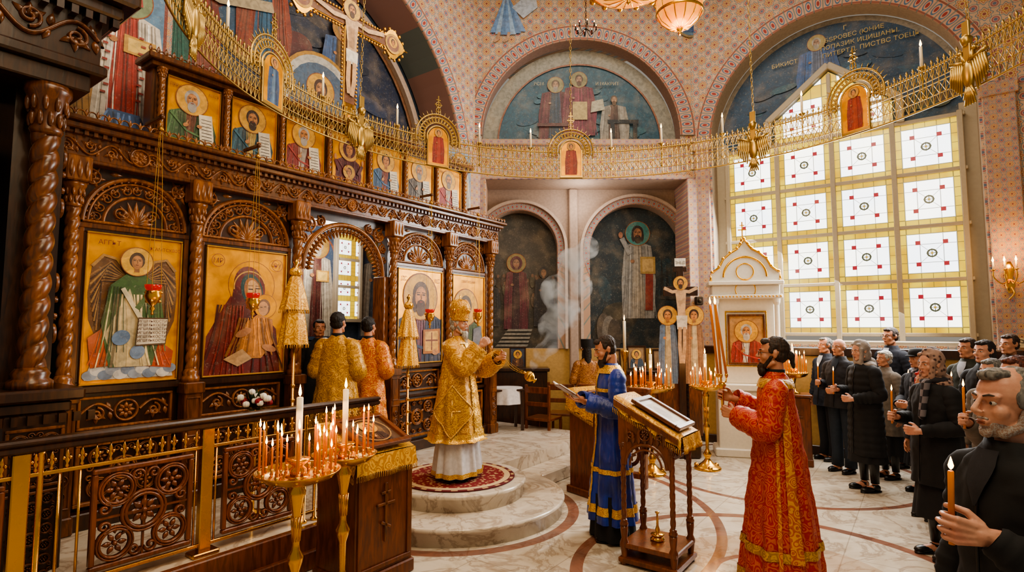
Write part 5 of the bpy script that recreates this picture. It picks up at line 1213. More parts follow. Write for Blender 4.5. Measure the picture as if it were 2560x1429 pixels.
G=person('bishop in gold vestments and mitre swinging a censer',-.56,5.88,1.67,-24,z0=.333,
  R=((-.22,-.2,1.2),(-.13,-.34,1.41),(.15,-.75,.65),(.95,.2,.0),.95),L=((.24,-.2,1.16),(.12,-.44,1.28),(-.3,-.93,.15),(-.8,.4,.3),.9),
  skin='skinP',hair=('full','hW'),beard=(.13,'hW'),coat='brGold',hem=hyh,k=1.2,amp=.035,robe=True,sl=(.1,.11,.115,.095),hat='mitre',vx=.006,hp=2,hy=-4,
  legs='whitecloth',bands=[('gold_trim','trimG',[(.5,hyh,0,2*PI,.01),band_v(0,.22,1.42,hyh,.01),(1.44,1.34,0,2*PI,.014),(1.36,1.12,2.7,3.6,.014)])])
b=G['body'];mb=MB();S2=surf(pr((.6,.22,.18),(.3,.27,.22),(.06,.3,.25)),.03,11,5);patch(mb,S2,.6,.05,0,2*PI,24,90,0,True);mk('underrobe',mb,M['whitecloth'],b)
mb=MB();patch(mb,S2,.1,.055,0,2*PI,3,90,.005,True);mk('hem_band',mb,M['trimG'],b)
S=G['S'];mb=MB();t0=-1.2;n=14;vs=[];fs=[]
for i in range(n+1):
    for j in range(n+1):
        a=i/n-.5;c=j/n-.5;vs.append(S(.74+(a+c)*.27,t0+(a-c)*.9,.034))
for i in range(n):
    for j in range(n): fs.append((i*(n+1)+j,i*(n+1)+j+1,(i+1)*(n+1)+j+1,(i+1)*(n+1)+j))
mb.add(vs,fs);mk('epigonation',mb,M['brGold2'],b)
mb=MB()
q=[(-.5,-.5),(-.5,.5),(.5,.5),(.5,-.5),(-.5,-.5)];pth=[]
for (a,c),(a2,c2) in zip(q[:-1],q[1:]):
    for i in range(8):
        t=i/8;aa,cc=a+(a2-a)*t,c+(c2-c)*t;pth.append(S(.74+(aa+cc)*.265,t0+(aa-cc)*.87,.04))
mb.tube(pth,.007,6,True)
for zz_ in (.12,-.12): mb.tube([S(.74,t0,.042),S(.74+zz_,t0,.042)],.01,6)
mb.tube([S(.74,t0-.33,.042),S(.74,t0,.042),S(.74,t0+.33,.042)],.01,6);mk('epigonation_trim',mb,M['trimG'],b)
mb=MB();mb.tube([S(1.43,t,.02) for t in (-.7,-.4)]+[S(1.25,-.12,.025),S(1.18,0,.03),S(1.25,.12,.025)]+[S(1.43,t,.02) for t in (.4,.7)],.004,6);c=S(1.15,0,.035);mb.sphere(c,(.028,.01,.035),12,8);mk('pendant',mb,M['silver'],b)
gR,gL=G['R'][0],G['L'][0]
end=gL+Vector((.27,-.1,-.2));ce=empty('censer',end,0,'gold censer swinging on chains from bishop hands','censer')
mb=MB();mb.M=Matrix.Rotation(-.9,4,'Y');mb.lathe([(.02,-.07),(.03,-.065),(.012,-.05),(.04,-.03),(.052,0),(.05,.012)],18);mk('bowl',mb,M['gold'],ce)
mb=MB();mb.M=Matrix.Rotation(-.9,4,'Y');mb.lathe([(.05,.014),(.046,.03),(.03,.05),(.012,.06),(.016,.07),(.004,.085)],18);mb.box(-.002,.002,-.002,.002,.08,.11);mb.box(-.01,.01,-.002,.002,.095,.1);mk('lid',mb,M['goldM'],ce)
mb=MB()
for i in range(4):
    a=PI/2*i;o=Vector((.03*math.cos(a),.045*math.sin(a),.02));d=(gL-end)
    n=44
    for t in range(n+1):
        t/=n;sp=math.sin(PI*t)*.018;p=o*(1-t)+d*t+Vector((sp*math.cos(a)-.02*math.sin(PI*t),sp*math.sin(a),-.03*math.sin(PI*t)))
        mb.sphere(p,.0034 if int(t*n)%2 else .002,6,4)
for j in range(4):
    for t in range(30):
        t/=29;mb.sphere((gL-end).lerp(gR-end,t)+Vector((.012*(j-1.5)*math.sin(PI*t),0,-(.05+.03*j)*math.sin(PI*t))),.003,6,4)
mb.lathe([(.02,0),(.022,.01),(.006,.02)],10,tuple(gR-end));mk('chains',mb,M['goldM'],ce)
mb=MB()
for (a,c_,r) in ((.04,.12,.06),(.1,.22,.09),(.2,.33,.12),(.22,.5,.15),(.36,.62,.17),(.26,.85,.17),(.5,.9,.15),(.42,1.15,.15),(.6,1.3,.12)): mb.sphere((a,.02*a,c_),(r,r*.8,r*1.05),14,10)
sm=mk('incense_smoke',mb,M['white'],None,(end.x,end.y,end.z),0,label='wispy pale incense smoke rising from censer',cat='smoke',kind='stuff');remesh(sm,.03,4)
vm=bpy.data.materials.new('smoke');vm.use_nodes=True;nt=vm.node_tree;nt.nodes.remove(nt.nodes['Principled BSDF'])
vp=nt.nodes.new('ShaderNodeVolumeScatter');vp.inputs['Color'].default_value=(.92,.94,.98,1);tcn=nt.nodes.new('ShaderNodeTexCoord');nz=nt.nodes.new('ShaderNodeTexNoise');nz.inputs['Scale'].default_value=4.5;nz.inputs['Detail'].default_value=5;nz.inputs['Distortion'].default_value=1.8
mr=nt.nodes.new('ShaderNodeMapRange');mr.inputs[1].default_value=.42;mr.inputs[2].default_value=.68;mr.inputs[3].default_value=0;mr.inputs[4].default_value=9.
nt.links.new(tcn.outputs['Object'],nz.inputs['Vector']);nt.links.new(nz.outputs[0],mr.inputs[0]);nt.links.new(mr.outputs[0],vp.inputs['Density']);nt.links.new(vp.outputs[0],nt.nodes['Material Output'].inputs['Volume'])
sm.data.materials[0]=vm
# reader
G=person('bearded reader in blue robe with gold trim holding a book',.9,5.15,1.78,188,R='book',L='book',hair=('short','hBr'),beard=(.06,'hBr'),coat='blue',hem=.17,k=.84,amp=.03,robe=True,sl=(.08,.078,.082,.078),hp=20,vx=.006,legs=None,
 bands=[('gold_trim','trimG',[(.62,.58,0,2*PI,.006),(.31,.24,0,2*PI,.006),(1.30,1.27,0,2*PI,.008),(1.5,1.43,0,2*PI,.01),band_v(PI,.1,1.44,.25),band_v(0,.1,1.44,.25)])])
b=G['body'];mb=MB();S2=surf(pr((.4,.21,.17),(.04,.24,.19)),.02,9,5);patch(mb,S2,.4,.03,0,2*PI,12,60,0,True);mk('underrobe',mb,M['black'],b)
m_=(G['L'][0]+G['R'][0])/2
bk=empty('open_book',m_+Vector((-.09,.0,.04)),math.radians(188+90),'open white-paged book held by reader','book')
for nm,mt,th in (('cover','woodR',0),('pages','paper',.008)):
    mb=MB()
    for sg in (-1,1):
        mb.M=Matrix.Rotation(math.radians(-32),4,'X')@Matrix.Rotation(sg*-.12,4,'Y')
        mb.box(0 if sg>0 else -.16+th,.16-th if sg>0 else 0,-.11+th,.11-th,th*.8,.008+th*1.2,.002)
    mb.M=None;mk(nm,mb,M[mt],bk)
# deacon
G=person('deacon in red and gold brocade holding tall candles',1.92,4.12,1.78,154,R='candlehi',L=((.235,-.06,1.14),(.07,-.27,1.2),(-.3,-.9,.2),(-.95,.25,0),.95),hair=('bun','hBr'),beard=(.05,'hBr'),coat='brRed',hem=.05,k=1.06,amp=.034,robe=True,sl=(.085,.088,.092,.08),vx=.006,glasses=True,legs=None,collar='black',hy=4,
 bands=[('gold_trim','brGold2',[(.36,.3,0,2*PI,.008),(.13,.07,0,2*PI,.008),(1.47,1.41,0,2*PI,.014)]),('orarion','brOr',[band_v(PI*.62,.15,1.44,.3,.016),band_v(PI*.5,.05,1.2,.08,.02)])])
g=G['R'][0]
tr=empty('three_branch_candlestick',g-Vector((0,0,.12)),0,'gilded hand candlestick with tall crossed candles','candlestick')
mb=MB();mb.lathe([(.012,0),(.02,.01),(.01,.03),(.012,.08),(.01,.16),(.025,.18),(.03,.2),(.015,.22)],14)
for i in range(3):
    a=2*PI*i/3;mb.tube([(0,0,.2),(.03*math.cos(a),.03*math.sin(a),.22),(.035*math.cos(a),.035*math.sin(a),.26)],.006,6);mb.lathe([(.008,.25),(.014,.27),(.01,.28)],8,(.035*math.cos(a),.035*math.sin(a),0))
mk('handle',mb,M['gold'],tr)
for i in range(3):
    a=2*PI*i/3;p=g+Vector((.035*math.cos(a),.035*math.sin(a),.15));o=cptree(CHh,p,None,(1.3,1.3,2.0));o.children[0].scale=(1,1,.6);o.children[0].location=(0,0,.27*.4)
    d=Vector((-.12+.03*i,.03*math.cos(a),1)).normalized();o.rotation_euler=Vector((0,0,1)).rotation_difference(d).to_euler();o['label']='tall lit honey candle in hand candlestick'
person('altar server in ochre gold vestment seen from behind',-1.86,6.0,1.72,80,z0=.3,R='clasp',L='clasp',hair=('short','hB'),coat='brGold2',hem=.12,amp=.03,robe=True,k=1.08,sl=(.09,.095,.1,.09),legs=None,collar='black',vx=.009)
person('altar server in orange gold vestment seen from behind',-1.66,6.5,1.68,75,z0=.3,R='clasp',L='clasp',hair=('short','hB'),coat='brOr',hem=.12,amp=.03,robe=True,k=1.0,sl=(.09,.095,.1,.09),legs=None,collar='black',vx=.009)
person('man in dark cassock standing inside sanctuary door',-2.42,7.05,1.66,-60,z0=.3,hair=('short','hB'),coat='black',hem=.1,robe=True,legs=None,vx=.01)
person('priest in brown vestment and black hat near side altar',1.18,8.9,1.62,100,R='clasp',L='clasp',hair=('long','hB'),coat='brBr',hem=.1,amp=.03,robe=True,legs=None,hat='kam',vx=.011)
cg=[
 dict(label='balding man in dark suit standing among worshippers',x=4.52,y=8.12,H=1.72,face=190,hair=('thin','hG'),coat='navy',hem=.78,shirt='shirt'),
 dict(label='man in dark jacket and jeans with hands clasped',x=4.33,y=7.45,H=1.71,face=205,hair=('bald','hG'),coat='charcoal',hem=.85,R='candle',L='clasp',legs='jeans',c='R',k=1.08,shirt='jeans'),
 dict(label='woman in grey headscarf and long black puffer coat',x=4.12,y=6.62,H=1.70,face=186,hair=None,hat='scarf',coat='black',hem=.42,puff=.01,R='candle',L='clasp',legs='skirt',c='R',skin='skinP',k=1.05,hp=10,vx=.007),
 dict(label='tall man with glasses in dark coat',x=5.22,y=7.75,H=1.86,face=195,hair=('short','hBr'),coat='navy',hem=.7,glasses=True,shirt='shirt'),
 dict(label='elderly woman with white hair in light coat',x=4.72,y=7.15,H=1.57,face=190,hair=('full','hW'),coat='greycoat',hem=.6,legs='skirt'),
 dict(label='elderly woman in black cap and dark coat',x=4.68,y=6.5,H=1.60,face=188,hair=('full','hG'),hat='cap',coat='charcoal',hem=.5,legs='skirt',R='clasp',L='clasp',scarf='plaid'),
 dict(label='short haired man in black jacket behind women',x=5.1,y=6.3,H=1.74,face=192,hair=('short','hBr'),coat='olive',hem=.8,shirt='shirt'),
 dict(label='child in red hood standing beside woman',x=4.12,y=5.65,H=1.42,face=185,hair=None,hat=('scarf','redcloth'),coat='charcoal',hem=.6),
 dict(label='woman in patterned headscarf and black coat with candle',x=3.52,y=4.72,H=1.66,face=184,hair=None,hat=('scarf','patscarf'),coat='black',hem=.62,R='candle',L='clasp',legs='skirt',c='R',skin='skinP',k=1.1,vx=.006,hp=6,scarf='plaid'),
 dict(label='dark haired woman in black coat with candle',x=4.7,y=5.6,H=1.73,face=192,hair=('long','hB'),coat='black',hem=.55,R='candle',L='clasp',legs='skirt',c='R',skin='skinP'),
 dict(label='older woman with short grey hair in pale coat',x=4.2,y=4.95,H=1.58,face=190,hair=('full','hG'),coat='greycoat',hem=.6,legs='skirt',skin='skinP'),
 dict(label='auburn haired woman in grey coat with candle',x=3.32,y=3.72,H=1.66,face=186,hair=('full','hR'),coat='greycoat',hem=.5,R='candlehi',L='clasp',legs='skirt',c='R',skin='skinP',vx=.007),
 dict(label='man in dark coat near the wall',x=5.75,y=6.5,H=1.78,face=190,hair=('short','hBr'),coat='brownc',hem=.7),
 dict(label='bald man in brown coat behind worshippers',x=2.95,y=3.05,H=1.70,face=185,hair=('bald','hG'),coat='brownc',hem=.7,vx=.007),
 dict(label='woman in brown headscarf and dark coat with candle',x=5.3,y=7.1,H=1.6,face=192,hair=None,hat=('scarf','brownc'),coat='black',hem=.5,R='candle',L='clasp',legs='skirt',c='R'),
]
for d in cg:
    c=d.pop('c',None);d.setdefault('vx',.009)
    G=person(d.pop('label'),d.pop('x'),d.pop('y'),d.pop('H'),d.pop('face'),**d)
    if c: held(G,c)
G=person('grey haired stubbled man in dark jacket holding lit candle',1.58,1.8,1.72,181,L=((.235,-.06,1.14),(.12,-.2,1.27),(-.2,-.95,.15),(-.95,.2,0),.95),R='down',hair=('thin','hG'),beard=('stubble','hG'),coat='black',hem=.75,sl=(.08,.07,.06,.046),vx=.004,hp=0,hy=0,k=1.0,skin='skinP',shirt='charcoal')
held(G,'L',label='lit honey taper held by grey haired man',lo=.05,sc_=(1.1,1.1,.8))
# ================================================================ RING CHANDELIER
C0=Vector((.79,4.28,0));RR=3.08
CHN=empty('ring_chandelier',(C0.x,C0.y,3.86),0,'great gilded openwork ring chandelier with icons and eagles','chandelier')
def rp(deg,z,dr=0): a=math.radians(deg);return ((RR+dr)*math.cos(a),(RR+dr)*math.sin(a),z)
eag=[5,47,144,190,235,280,325];med=[26,90,124,167,212,258,302,345];jo=[61,107]
edges=sorted(eag+jo)
for a,b in zip(edges,edges[1:]+[edges[0]+360]):
    mb=MB();n=max(6,int((b-a)*1.2))
    for z,r in ((0,.009),(.09,.005),(.2,.005),(.24,.005),(.35,.009)): mb.tube([rp(a+(b-a)*i/n,z) for i in range(n+1)],r,5)
    m=max(4,int((b-a)*RR*PI/180/.06))
    for i in range(m):
        q0=a+(b-a)*i/m;q1=a+(b-a)*(i+1)/m;qm=(q0+q1)/2
        mb.tube([rp(q0,.09),rp(q1,.2)],.004,4,cap=False);mb.tube([rp(q1,.09),rp(q0,.2)],.004,4,cap=False)
        mb.tube([rp(q0,0),rp(qm,.09),rp(q1,0)],.0035,4,cap=False);mb.tube([rp(q0,.24),rp(qm,.35),rp(q1,.24)],.004,4,cap=False);mb.tube([rp(q0,.35),rp(qm,.24),rp(q1,.35)],.004,4,cap=False)
        mb.tube([rp(q0,0),rp(q0,.35)],.0045,4,cap=False)
        p=rp(q0,.35);mb.lathe([(.004,0),(.01,.012),(.004,.025),(.013,.045),(.003,.075)],6,p)
        p=rp(qm,.35);mb.lathe([(.003,0),(.007,.015),(.002,.035)],5,p)
    mk('ring_section',mb,M['ring'],CHN)
def eagle():
    mb=MB();mb.sphere((0,0,-.02),(.05,.03,.11),12,8)
    for sg in (-1,1):
        mb.cap((sg*.02,0,.07),(sg*.05,0,.15),.02,.014);mb.sphere((sg*.06,0,.165),(.024,.02,.02),8,6);mb.cap((sg*.075,0,.163),(sg*.1,0,.15),.009,.003,6)
        for i in range(6): mb.cap((sg*(.04+.02*i),0,.1-.004*i),(sg*(.07+.018*i),0,-.16+.02*i),.013,.007,6)
        mb.cap((sg*.03,0,.08),(sg*.15,0,.12),.018,.014);mb.cap((sg*.02,0,-.12),(sg*.05,0,-.2),.013,.008,6)
    for i in range(5): mb.cap((0,0,-.1),((i-2)*.022,0,-.25),.013,.008,6)
    mb.lathe([(.02,.2),(.035,.22),(.045,.26),(.02,.29),(.005,.3)],10);mb.box(-.005,.005,-.004,.004,.29,.34);mb.box(-.02,.02,-.004,.004,.31,.32)
    mb.box(-.03,.03,-.01,.01,-.1,.4,.004)
    return mb
e0=mk('double_headed_eagle',eagle(),M['ring'],CHN,rp(eag[0],.14,-.03),math.radians(eag[0]-90),scale=1.1)
for a in eag[1:]: cp(e0,CHN,rp(a,.14,-.03),math.radians(a-90))
def medal():
    mb=MB();c=.36
    for r,w in ((.15,.012),(.19,.007),(.26,.007),(.3,.010)): mb.ribbon(circ(0,c,r,24,-.25,PI+.25),w,.012,0)
    for i in range(20):
        t=-.2+(PI+.4)*i/19;x,z=math.cos(t),math.sin(t)
        mb.ribbon(circ(.225*x,c+.225*z,.028,8),.005,.01,0);mb.cap((.3*x,0,c+.3*z),(.35*x,0,c+.35*z),.008,.003,5)
        t2=t+.08;mb.tube([(.19*x,0,c+.19*z),(.3*math.cos(t2),0,c+.3*math.sin(t2))],.003,4);mb.tube([(.19*math.cos(t2),0,c+.19*math.sin(t2)),(.3*x,0,c+.3*z)],.003,4)
    for sg in (-1,1): mb.box(sg*.14-.01,sg*.14+.01,-.012,.012,.02,.38,.003)
    mb.box(-.15,.15,-.012,.012,.0,.03,.003);mb.box(-.006,.006,-.006,.006,.66,.9);mb.box(-.05,.05,-.006,.006,.78,.792);mb.box(-.03,.03,-.006,.006,.84,.852);mb.ribbon(circ(0,.786,.035,12),.005,.008,0);mb.ribbon(circ(0,.72,.03,12),.005,.008,0)
    return mb
mm=mk('medallion_frame',medal(),M['ring'],CHN,rp(med[0],0,-.02),math.radians(med[0]-90))
def medicon(rb,inn,sd):
    P=PT();P.y=-.01;P.poly([(-.13,.03),(.13,.03),(.13,.36)]+[(.13*math.cos(PI*i/16),.36+.13*math.sin(PI*i/16)) for i in range(17)]+[(-.13,.36)],'c89a3a',1);full(P,0,.04,.42,rb,inn,seed=sd,wd=1.15)
    return mk('medallion_icon',P,[M['paint'],M['leaf']],CHN,color=True)
m1=medicon('8a2c24','a03e2c',3);m1.location=rp(med[0],0,-.02);m1.rotation_euler=(0,0,math.radians(med[0]-90))
m2=medicon('3a547c','6a88a8',6);m2.location=rp(med[3],0,-.02);m2.rotation_euler=(0,0,math.radians(med[3]-90))
for a in med[1:]:
    cp(mm,CHN,rp(a,0,-.02),math.radians(a-90))
    if a!=med[3]: cp(m1,CHN,rp(a,0,-.02),math.radians(a-90))
mb=MB();mb.lathe([(.004,-.3),(.02,-.28),(.008,-.26),(.01,-.02),(.035,0),(.04,.01),(.014,.015)],12);mk_c=mk('candle_holder',mb,M['ring'],CHN,rp(14,.4,.03),0)
mb=MB();mb.lathe([(.013,0),(.013,.2),(.008,.205)],10);c_a=mk('candle_tube',mb,M['wax'],CHN,rp(14,.41,.03))
mb=MB();mb.lathe([(.002,0),(.009,.012),(.011,.022),(.006,.045),(.001,.065)],10);c_b=mk('candle_bulb',mb,M['bulb'],CHN,rp(14,.615,.03))
for a in (37,54,68,80,100,113,134,153,178,200,225,250,290,335):
    cp(mk_c,CHN,rp(a,.4,.03));cp(c_a,CHN,rp(a,.41,.03));cp(c_b,CHN,rp(a,.615,.03))
def chain(mb,p0,p1,st=.05,r=.004):
    p0,p1=Vector(p0),Vector(p1);n=int((p1-p0).length/st)
    for i in range(n):
        c=p0.lerp(p1,(i+.5)/n);a=[(.011,0,0),(.011,0,.02),(0,0,.03),(-.011,0,.02),(-.011,0,-.02),(0,0,-.03),(.011,0,-.02)]
        q=[c+Vector((v[0],0,v[2]) if i%2 else (0,v[0],v[2])) for v in a];mb.tube(q,r,4,True)
for a in (90,47,144,190,5):
    mb=MB();p=rp(a,.5);chain(mb,p,(p[0]*.96,p[1]*.96,4.3));mk('chain',mb,M['ring'],CHN)
PL=empty('pendant_lamp',(1.62,5.2,4.74),0,'amber glass bowl lamp with gilded ribs','lamp')
mb=MB();mb.lathe([(.02,.0),(.1,.02),(.17,.08),(.215,.18),(.225,.27),(.22,.3)],32,cap=False);mk('glass_bowl',mb,M['amber'],PL)
mb=MB()
for i in range(12):
    a=2*PI*i/12;mb.tube([(r*1.01*math.cos(a),r*1.01*math.sin(a),z) for r,z in ((.02,.0),(.1,.02),(.17,.08),(.215,.18),(.225,.27),(.23,.3))],.006,5);mb.sphere((.24*math.cos(a),.24*math.sin(a),.33),(.022,.022,.035),8,6);mb.sphere((.24*math.cos(a+.26),.24*math.sin(a+.26),.3),(.02,.02,.02),8,6)
mb.lathe([(.22,.27),(.245,.28),(.25,.3),(.235,.32),(.22,.31)],32,cap=False);mb.lathe([(.215,.14),(.225,.15),(.222,.165)],32,cap=False);mb.lathe([(.003,-.07),(.015,-.05),(.008,-.03),(.03,-.01),(.035,.005)],14)
for i in range(3): a=2*PI*i/3;mb.tube([(.23*math.cos(a),.23*math.sin(a),.3),(.02*math.cos(a),.02*math.sin(a),1.1)],.006,5)
chain(mb,(0,0,1.1),(0,0,3.4));mk('metalwork',mb,M['gold'],PL)
P2=empty('pendant_lamp',(1.0,4.6,4.68),0,'large ornate amber disc lamp with gilded scrolls','lamp')
mb=MB();mb.lathe([(.02,.0),(.2,.03),(.3,.08),(.34,.12)],32,cap=False);mk('glass_bowl',mb,M['amber'],P2)
mb=MB();mb.lathe([(.33,.1),(.36,.11),(.37,.14),(.35,.16),(.33,.15)],36,cap=False);mb.lathe([(.003,-.06),(.02,-.04),(.01,-.02),(.03,-.005)],14);chain(mb,(0,0,1.0),(0,0,3.3))
for i in range(16):
    a=2*PI*i/16;mb.sphere((.38*math.cos(a),.38*math.sin(a),.13),(.03,.03,.03),8,6);mb.tube([(.02*math.cos(a),.02*math.sin(a),-.002),(.2*math.cos(a),.2*math.sin(a),.025),(.34*math.cos(a),.34*math.sin(a),.115)],.005,5)
for i in range(3): a=2*PI*i/3;mb.tube([(.35*math.cos(a),.35*math.sin(a),.14),(.02*math.cos(a),.02*math.sin(a),1.0)],.006,5)
mk('metalwork',mb,M['gold'],P2)
for (x,y,z) in ((1.22,8.9,6.75),(4.35,7.6,6.85)):
    e=empty('small_chandelier',(x,y,z),0,'small iron chandelier with candle bulbs','chandelier');mb=MB()
    for i in range(8):
        a=2*PI*i/8;mb.tube([(0,0,.05),(.1*math.cos(a),.1*math.sin(a),-.04),(.17*math.cos(a),.17*math.sin(a),.02)],.005,5);mb.lathe([(.008,0),(.018,.01),(.01,.02),(.008,.07)],8,(.17*math.cos(a),.17*math.sin(a),.02))
    chain(mb,(0,0,.05),(0,0,TOP-z));mk('arms',mb,M['blackgold'],e)
    for i in range(8): mb=MB();mb.sphere((.17*math.cos(2*PI*i/8),.17*math.sin(2*PI*i/8),.105),(.007,.007,.016),6,5);mk('bulb',mb,M['bulb'],e)
SCN=empty('wall_sconce',W(9.42,-.93,2.5),FW,'gilded wall sconce with lit candle bulbs','sconce')
mb=MB();mb.lathe([(.02,-.2),(.05,-.1),(.03,0),(.055,.1),(.02,.2)],14,(0,-.04,0),sy=.4)
for i in range(4):
    x=(i-1.5)*.11;mb.tube(csm([(0,-.04,-.02),(x*.5,-.12,-.08),(x,-.18,0),(x,-.18,.08)],5),.008,6);mb.lathe([(.008,0),(.03,.015),(.012,.02)],10,(x,-.18,.08))
mb.tube(csm([(0,-.04,-.1),(.03,-.08,-.2),(-.02,-.05,-.28)],5),.01,6);mk('branches',mb,M['gold'],SCN)
for i in range(4):
    mb=MB();mb.lathe([(.01,0),(.01,.09)],8,((i-1.5)*.11,-.18,.1));mk('candle_tube',mb,M['wax'],SCN)
    mb=MB();mb.lathe([(.002,0),(.01,.012),(.013,.025),(.006,.05),(.001,.07)],8,((i-1.5)*.11,-.18,.19));mk('bulb',mb,M['bulb'],SCN)
# ================================================================ WHITE SHRINE
WS=empty('white_shrine',(3.5,8.45,0),-.25,'white enamelled icon shrine with gold dome and cross','shrine')
mb=MB();mb.sm=False
mb.box(-.42,.42,-.2,.2,0,.95,.01);mb.box(-.48,.48,-.26,.22,.95,1.05,.015);mb.box(-.48,.48,-.26,.22,0,.12,.015)
mb.box(-.4,.4,-.12,.18,1.05,2.45,.01);mb.box(-.5,.5,-.24,.22,2.3,2.36,.01);mb.box(-.47,.47,-.2,.2,2.36,2.5,.01);mb.box(-.52,.52,-.26,.22,2.5,2.56,.01)
pts=[(-.48,2.56),(.48,2.56),(.46,2.68)]+[(x,z) for x,z in ((.36,2.76),(.3,2.88),(.2,2.97),(.1,3.03),(.05,3.1),(0,3.17),(-.05,3.1),(-.1,3.03),(-.2,2.97),(-.3,2.88),(-.36,2.76),(-.46,2.68))]
mb.prism(pts,-.2,.1)
for sg in (-1,1): mb.lathe([(.05,1.05),(.055,1.1),(.035,1.14),(.035,2.2),(.05,2.24),(.055,2.3)],16,(sg*.42,-.19,0))
mk('shrine_body',mb,M['white'],WS)
mb=MB()
pp=pts[2:];mb.tube([(x,-.21,z+.01) for x,z in pp],.016,6)
for x,z in pp: mb.sphere((x,-.21,z+.02),.024,8,6)
mb.ribbon(circ(0,2.62,.3,20,0,PI),.016,.015,-.2);mb.ribbon(circ(0,2.7,.12,20),.01,.012,-.2);mb.ribbon(circ(0,2.43,.14,20),.008,.012,-.2)
mb.box(-.008,.008,-.06,-.044,3.17,3.47);mb.box(-.06,.06,-.06,-.044,3.34,3.355);mb.box(-.035,.035,-.06,-.044,3.41,3.422);mb.sphere((0,-.05,3.19),.035,10,8)
for sg in (-1,1):
    for z in (1.15,2.22): mb.lathe([(.04,0),(.05,.02),(.04,.04)],14,(sg*.42,-.19,z))
    mb.cap((sg*.48,-.2,2.56),(sg*.48,-.2,2.68),.02,.006)
for i in range(20): mb.sphere((-.47+i*.0495,-.245,2.33),.014,6,5)
frm(mb,-.29,.29,1.3,2.12,.02,-.14,-.12)
mk('gilding',mb,M['gold'],WS)
Mx=Matrix.Translation((3.5,8.45,0))@Matrix.Rotation(-.25,4,'Z');p=Mx@Vector((0,-.13,1.36))
icon('icon',.46,.68,p,-.25,'icon of bearded bishop in red inside white shrine',lambda P,w,h:(P.rect(-w/2,w/2,0,h,'b8864a'),bust(P,0,0,h*.92,'983028','d0c8bc',hair='b8b0a4',beard='c0b8ac',seed=3)),frame='woodM',fw=.03)
# ================================================================ STANDING CRUCIFIX
SX=empty('standing_crucifix',(2.5,8.3,0),-.1,'slim painted standing crucifix flanked by narrow arched icons','crucifix')
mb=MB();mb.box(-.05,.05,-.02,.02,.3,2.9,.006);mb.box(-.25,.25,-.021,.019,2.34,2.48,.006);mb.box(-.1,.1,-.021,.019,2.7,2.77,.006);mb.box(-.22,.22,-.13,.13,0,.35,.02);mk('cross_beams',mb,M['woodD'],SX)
P=PT();P.y=-.024;P.line([(-.24,2.46),(-.12,2.4),(0,2.42),(.12,2.4),(.24,2.46)],.05,'c8a480');P.poly([(-.08,2.42),(.08,2.42),(.06,2.12),(.07,1.98),(-.05,1.98),(-.05,2.12)],'c8a480');P.poly([(-.07,2.05),(.09,2.05),(.08,1.85),(-.06,1.85)],'d0c8b8');P.line([(-.02,1.88),(-.03,1.6),(-.015,1.35)],.05,'bc9670');P.line([(.045,1.88),(.04,1.6),(.015,1.35)],.05,'bc9670');head(P,0,2.53,.06,'3a2010','3a2010')
P.rect(-.08,.08,2.78,2.9,'e8e4d8');P.text('ІНЦІ',0,2.81,.06,'2a2010');mk('painted_figure',P,M['paint'],SX,color=True)
for sg,rb in ((-1,'5a7498'),(1,'906a4c')):
    mb=MB();mb.prism([(sg*.19-.09,.3),(sg*.19+.09,.3),(sg*.19+.09,2.1)]+[(sg*.19+.09*math.cos(PI*i/10),2.1+.09*math.sin(PI*i/10)) for i in range(1,10)]+[(sg*.19-.09,2.1)],.021,.04);mk('side_panel',mb,M['woodM'],SX)
    P=PT();P.y=.018;x=sg*.19;P.poly([(x-.08,1.0),(x+.08,1.0),(x+.08,2.1)]+[(x+.08*math.cos(PI*i/10),2.1+.08*math.sin(PI*i/10)) for i in range(11)]+[(x-.08,2.1)],'c0a070');full(P,x,1.05,1.1,rb,'b8a888',seed=3,wd=.75,halo='d0a040');mk('side_icon',P,[M['paint'],M['leaf']],SX,color=True)
def towel(u,v,zt,z0,label):
    p=W(u,v,z0);e=empty('banner_stand',p,AL,label,'banner')
    mb=MB();mb.lathe([(.13,0),(.13,.02),(.05,.05),(.015,.1),(.015,zt-z0)],14);mb.lathe([(.03,0),(.05,.03),(.03,.07),(.012,.1),(.03,.13),(.004,.17)],14,(0,0,zt-z0-.02))
    for i in range(6): mb.sphere((.0,0,.3+.14*i),.026,8,6)
    mk('pole',mb,M['brass'],e)
    mb=MB();h=zt-z0
    for (z1,z2,r1,r2) in ((h-.03,h-.36,.05,.14),(h-.3,h-.7,.08,.145)):
        vs=[];fs=[];n=40
        for j in range(13):
            t=j/12;r=r1+(r2-r1)*t**.7
            for i in range(n):
                a=2*PI*i/n;q=r*(1+.16*math.sin(7*a+j*.05)*t);vs.append((q*math.cos(a),q*.55*math.sin(a),z1+(z2-z1)*t))
        for j in range(12):
            for i in range(n): k=(i+1)%n;fs.append((j*n+i,j*n+k,j*n+n+k,j*n+n+i))
        mb.add(vs,fs)
        for i in range(n): a=2*PI*i/n;q=r2*(1+.16*math.sin(7*a+.6));mb.tube([(q*math.cos(a),q*.55*math.sin(a),z2),(q*math.cos(a),q*.55*math.sin(a),z2-.035)],.004,4)
    mb.lathe([(.04,h-.03),(.07,h-.0),(.06,h+.04),(.02,h+.06)],16,sy=.6)
    mk('draped_cloth',mb,M['cloth'],e)
towel(3.2,4.98,2.4,.3,'gold fringed cloth draped on brass processional stand')
towel(4.72,4.98,2.12,.3,'gold fringed cloth draped on brass stand near door')
p=W(2.62,4.62);
mb=MB();mb.lathe([(.1,0),(.1,.02),(.02,.04),(.02,.75),(.12,.78),(.13,.8)],16);mk('flower_pedestal',mb,M['brass'],None,(p.x,p.y,.3),0,label='slim brass pedestal under flowers',cat='pedestal')
FL=empty('flower_arrangement',(p.x,p.y,1.1),0,'bouquet of white and red roses with greenery','flowers')
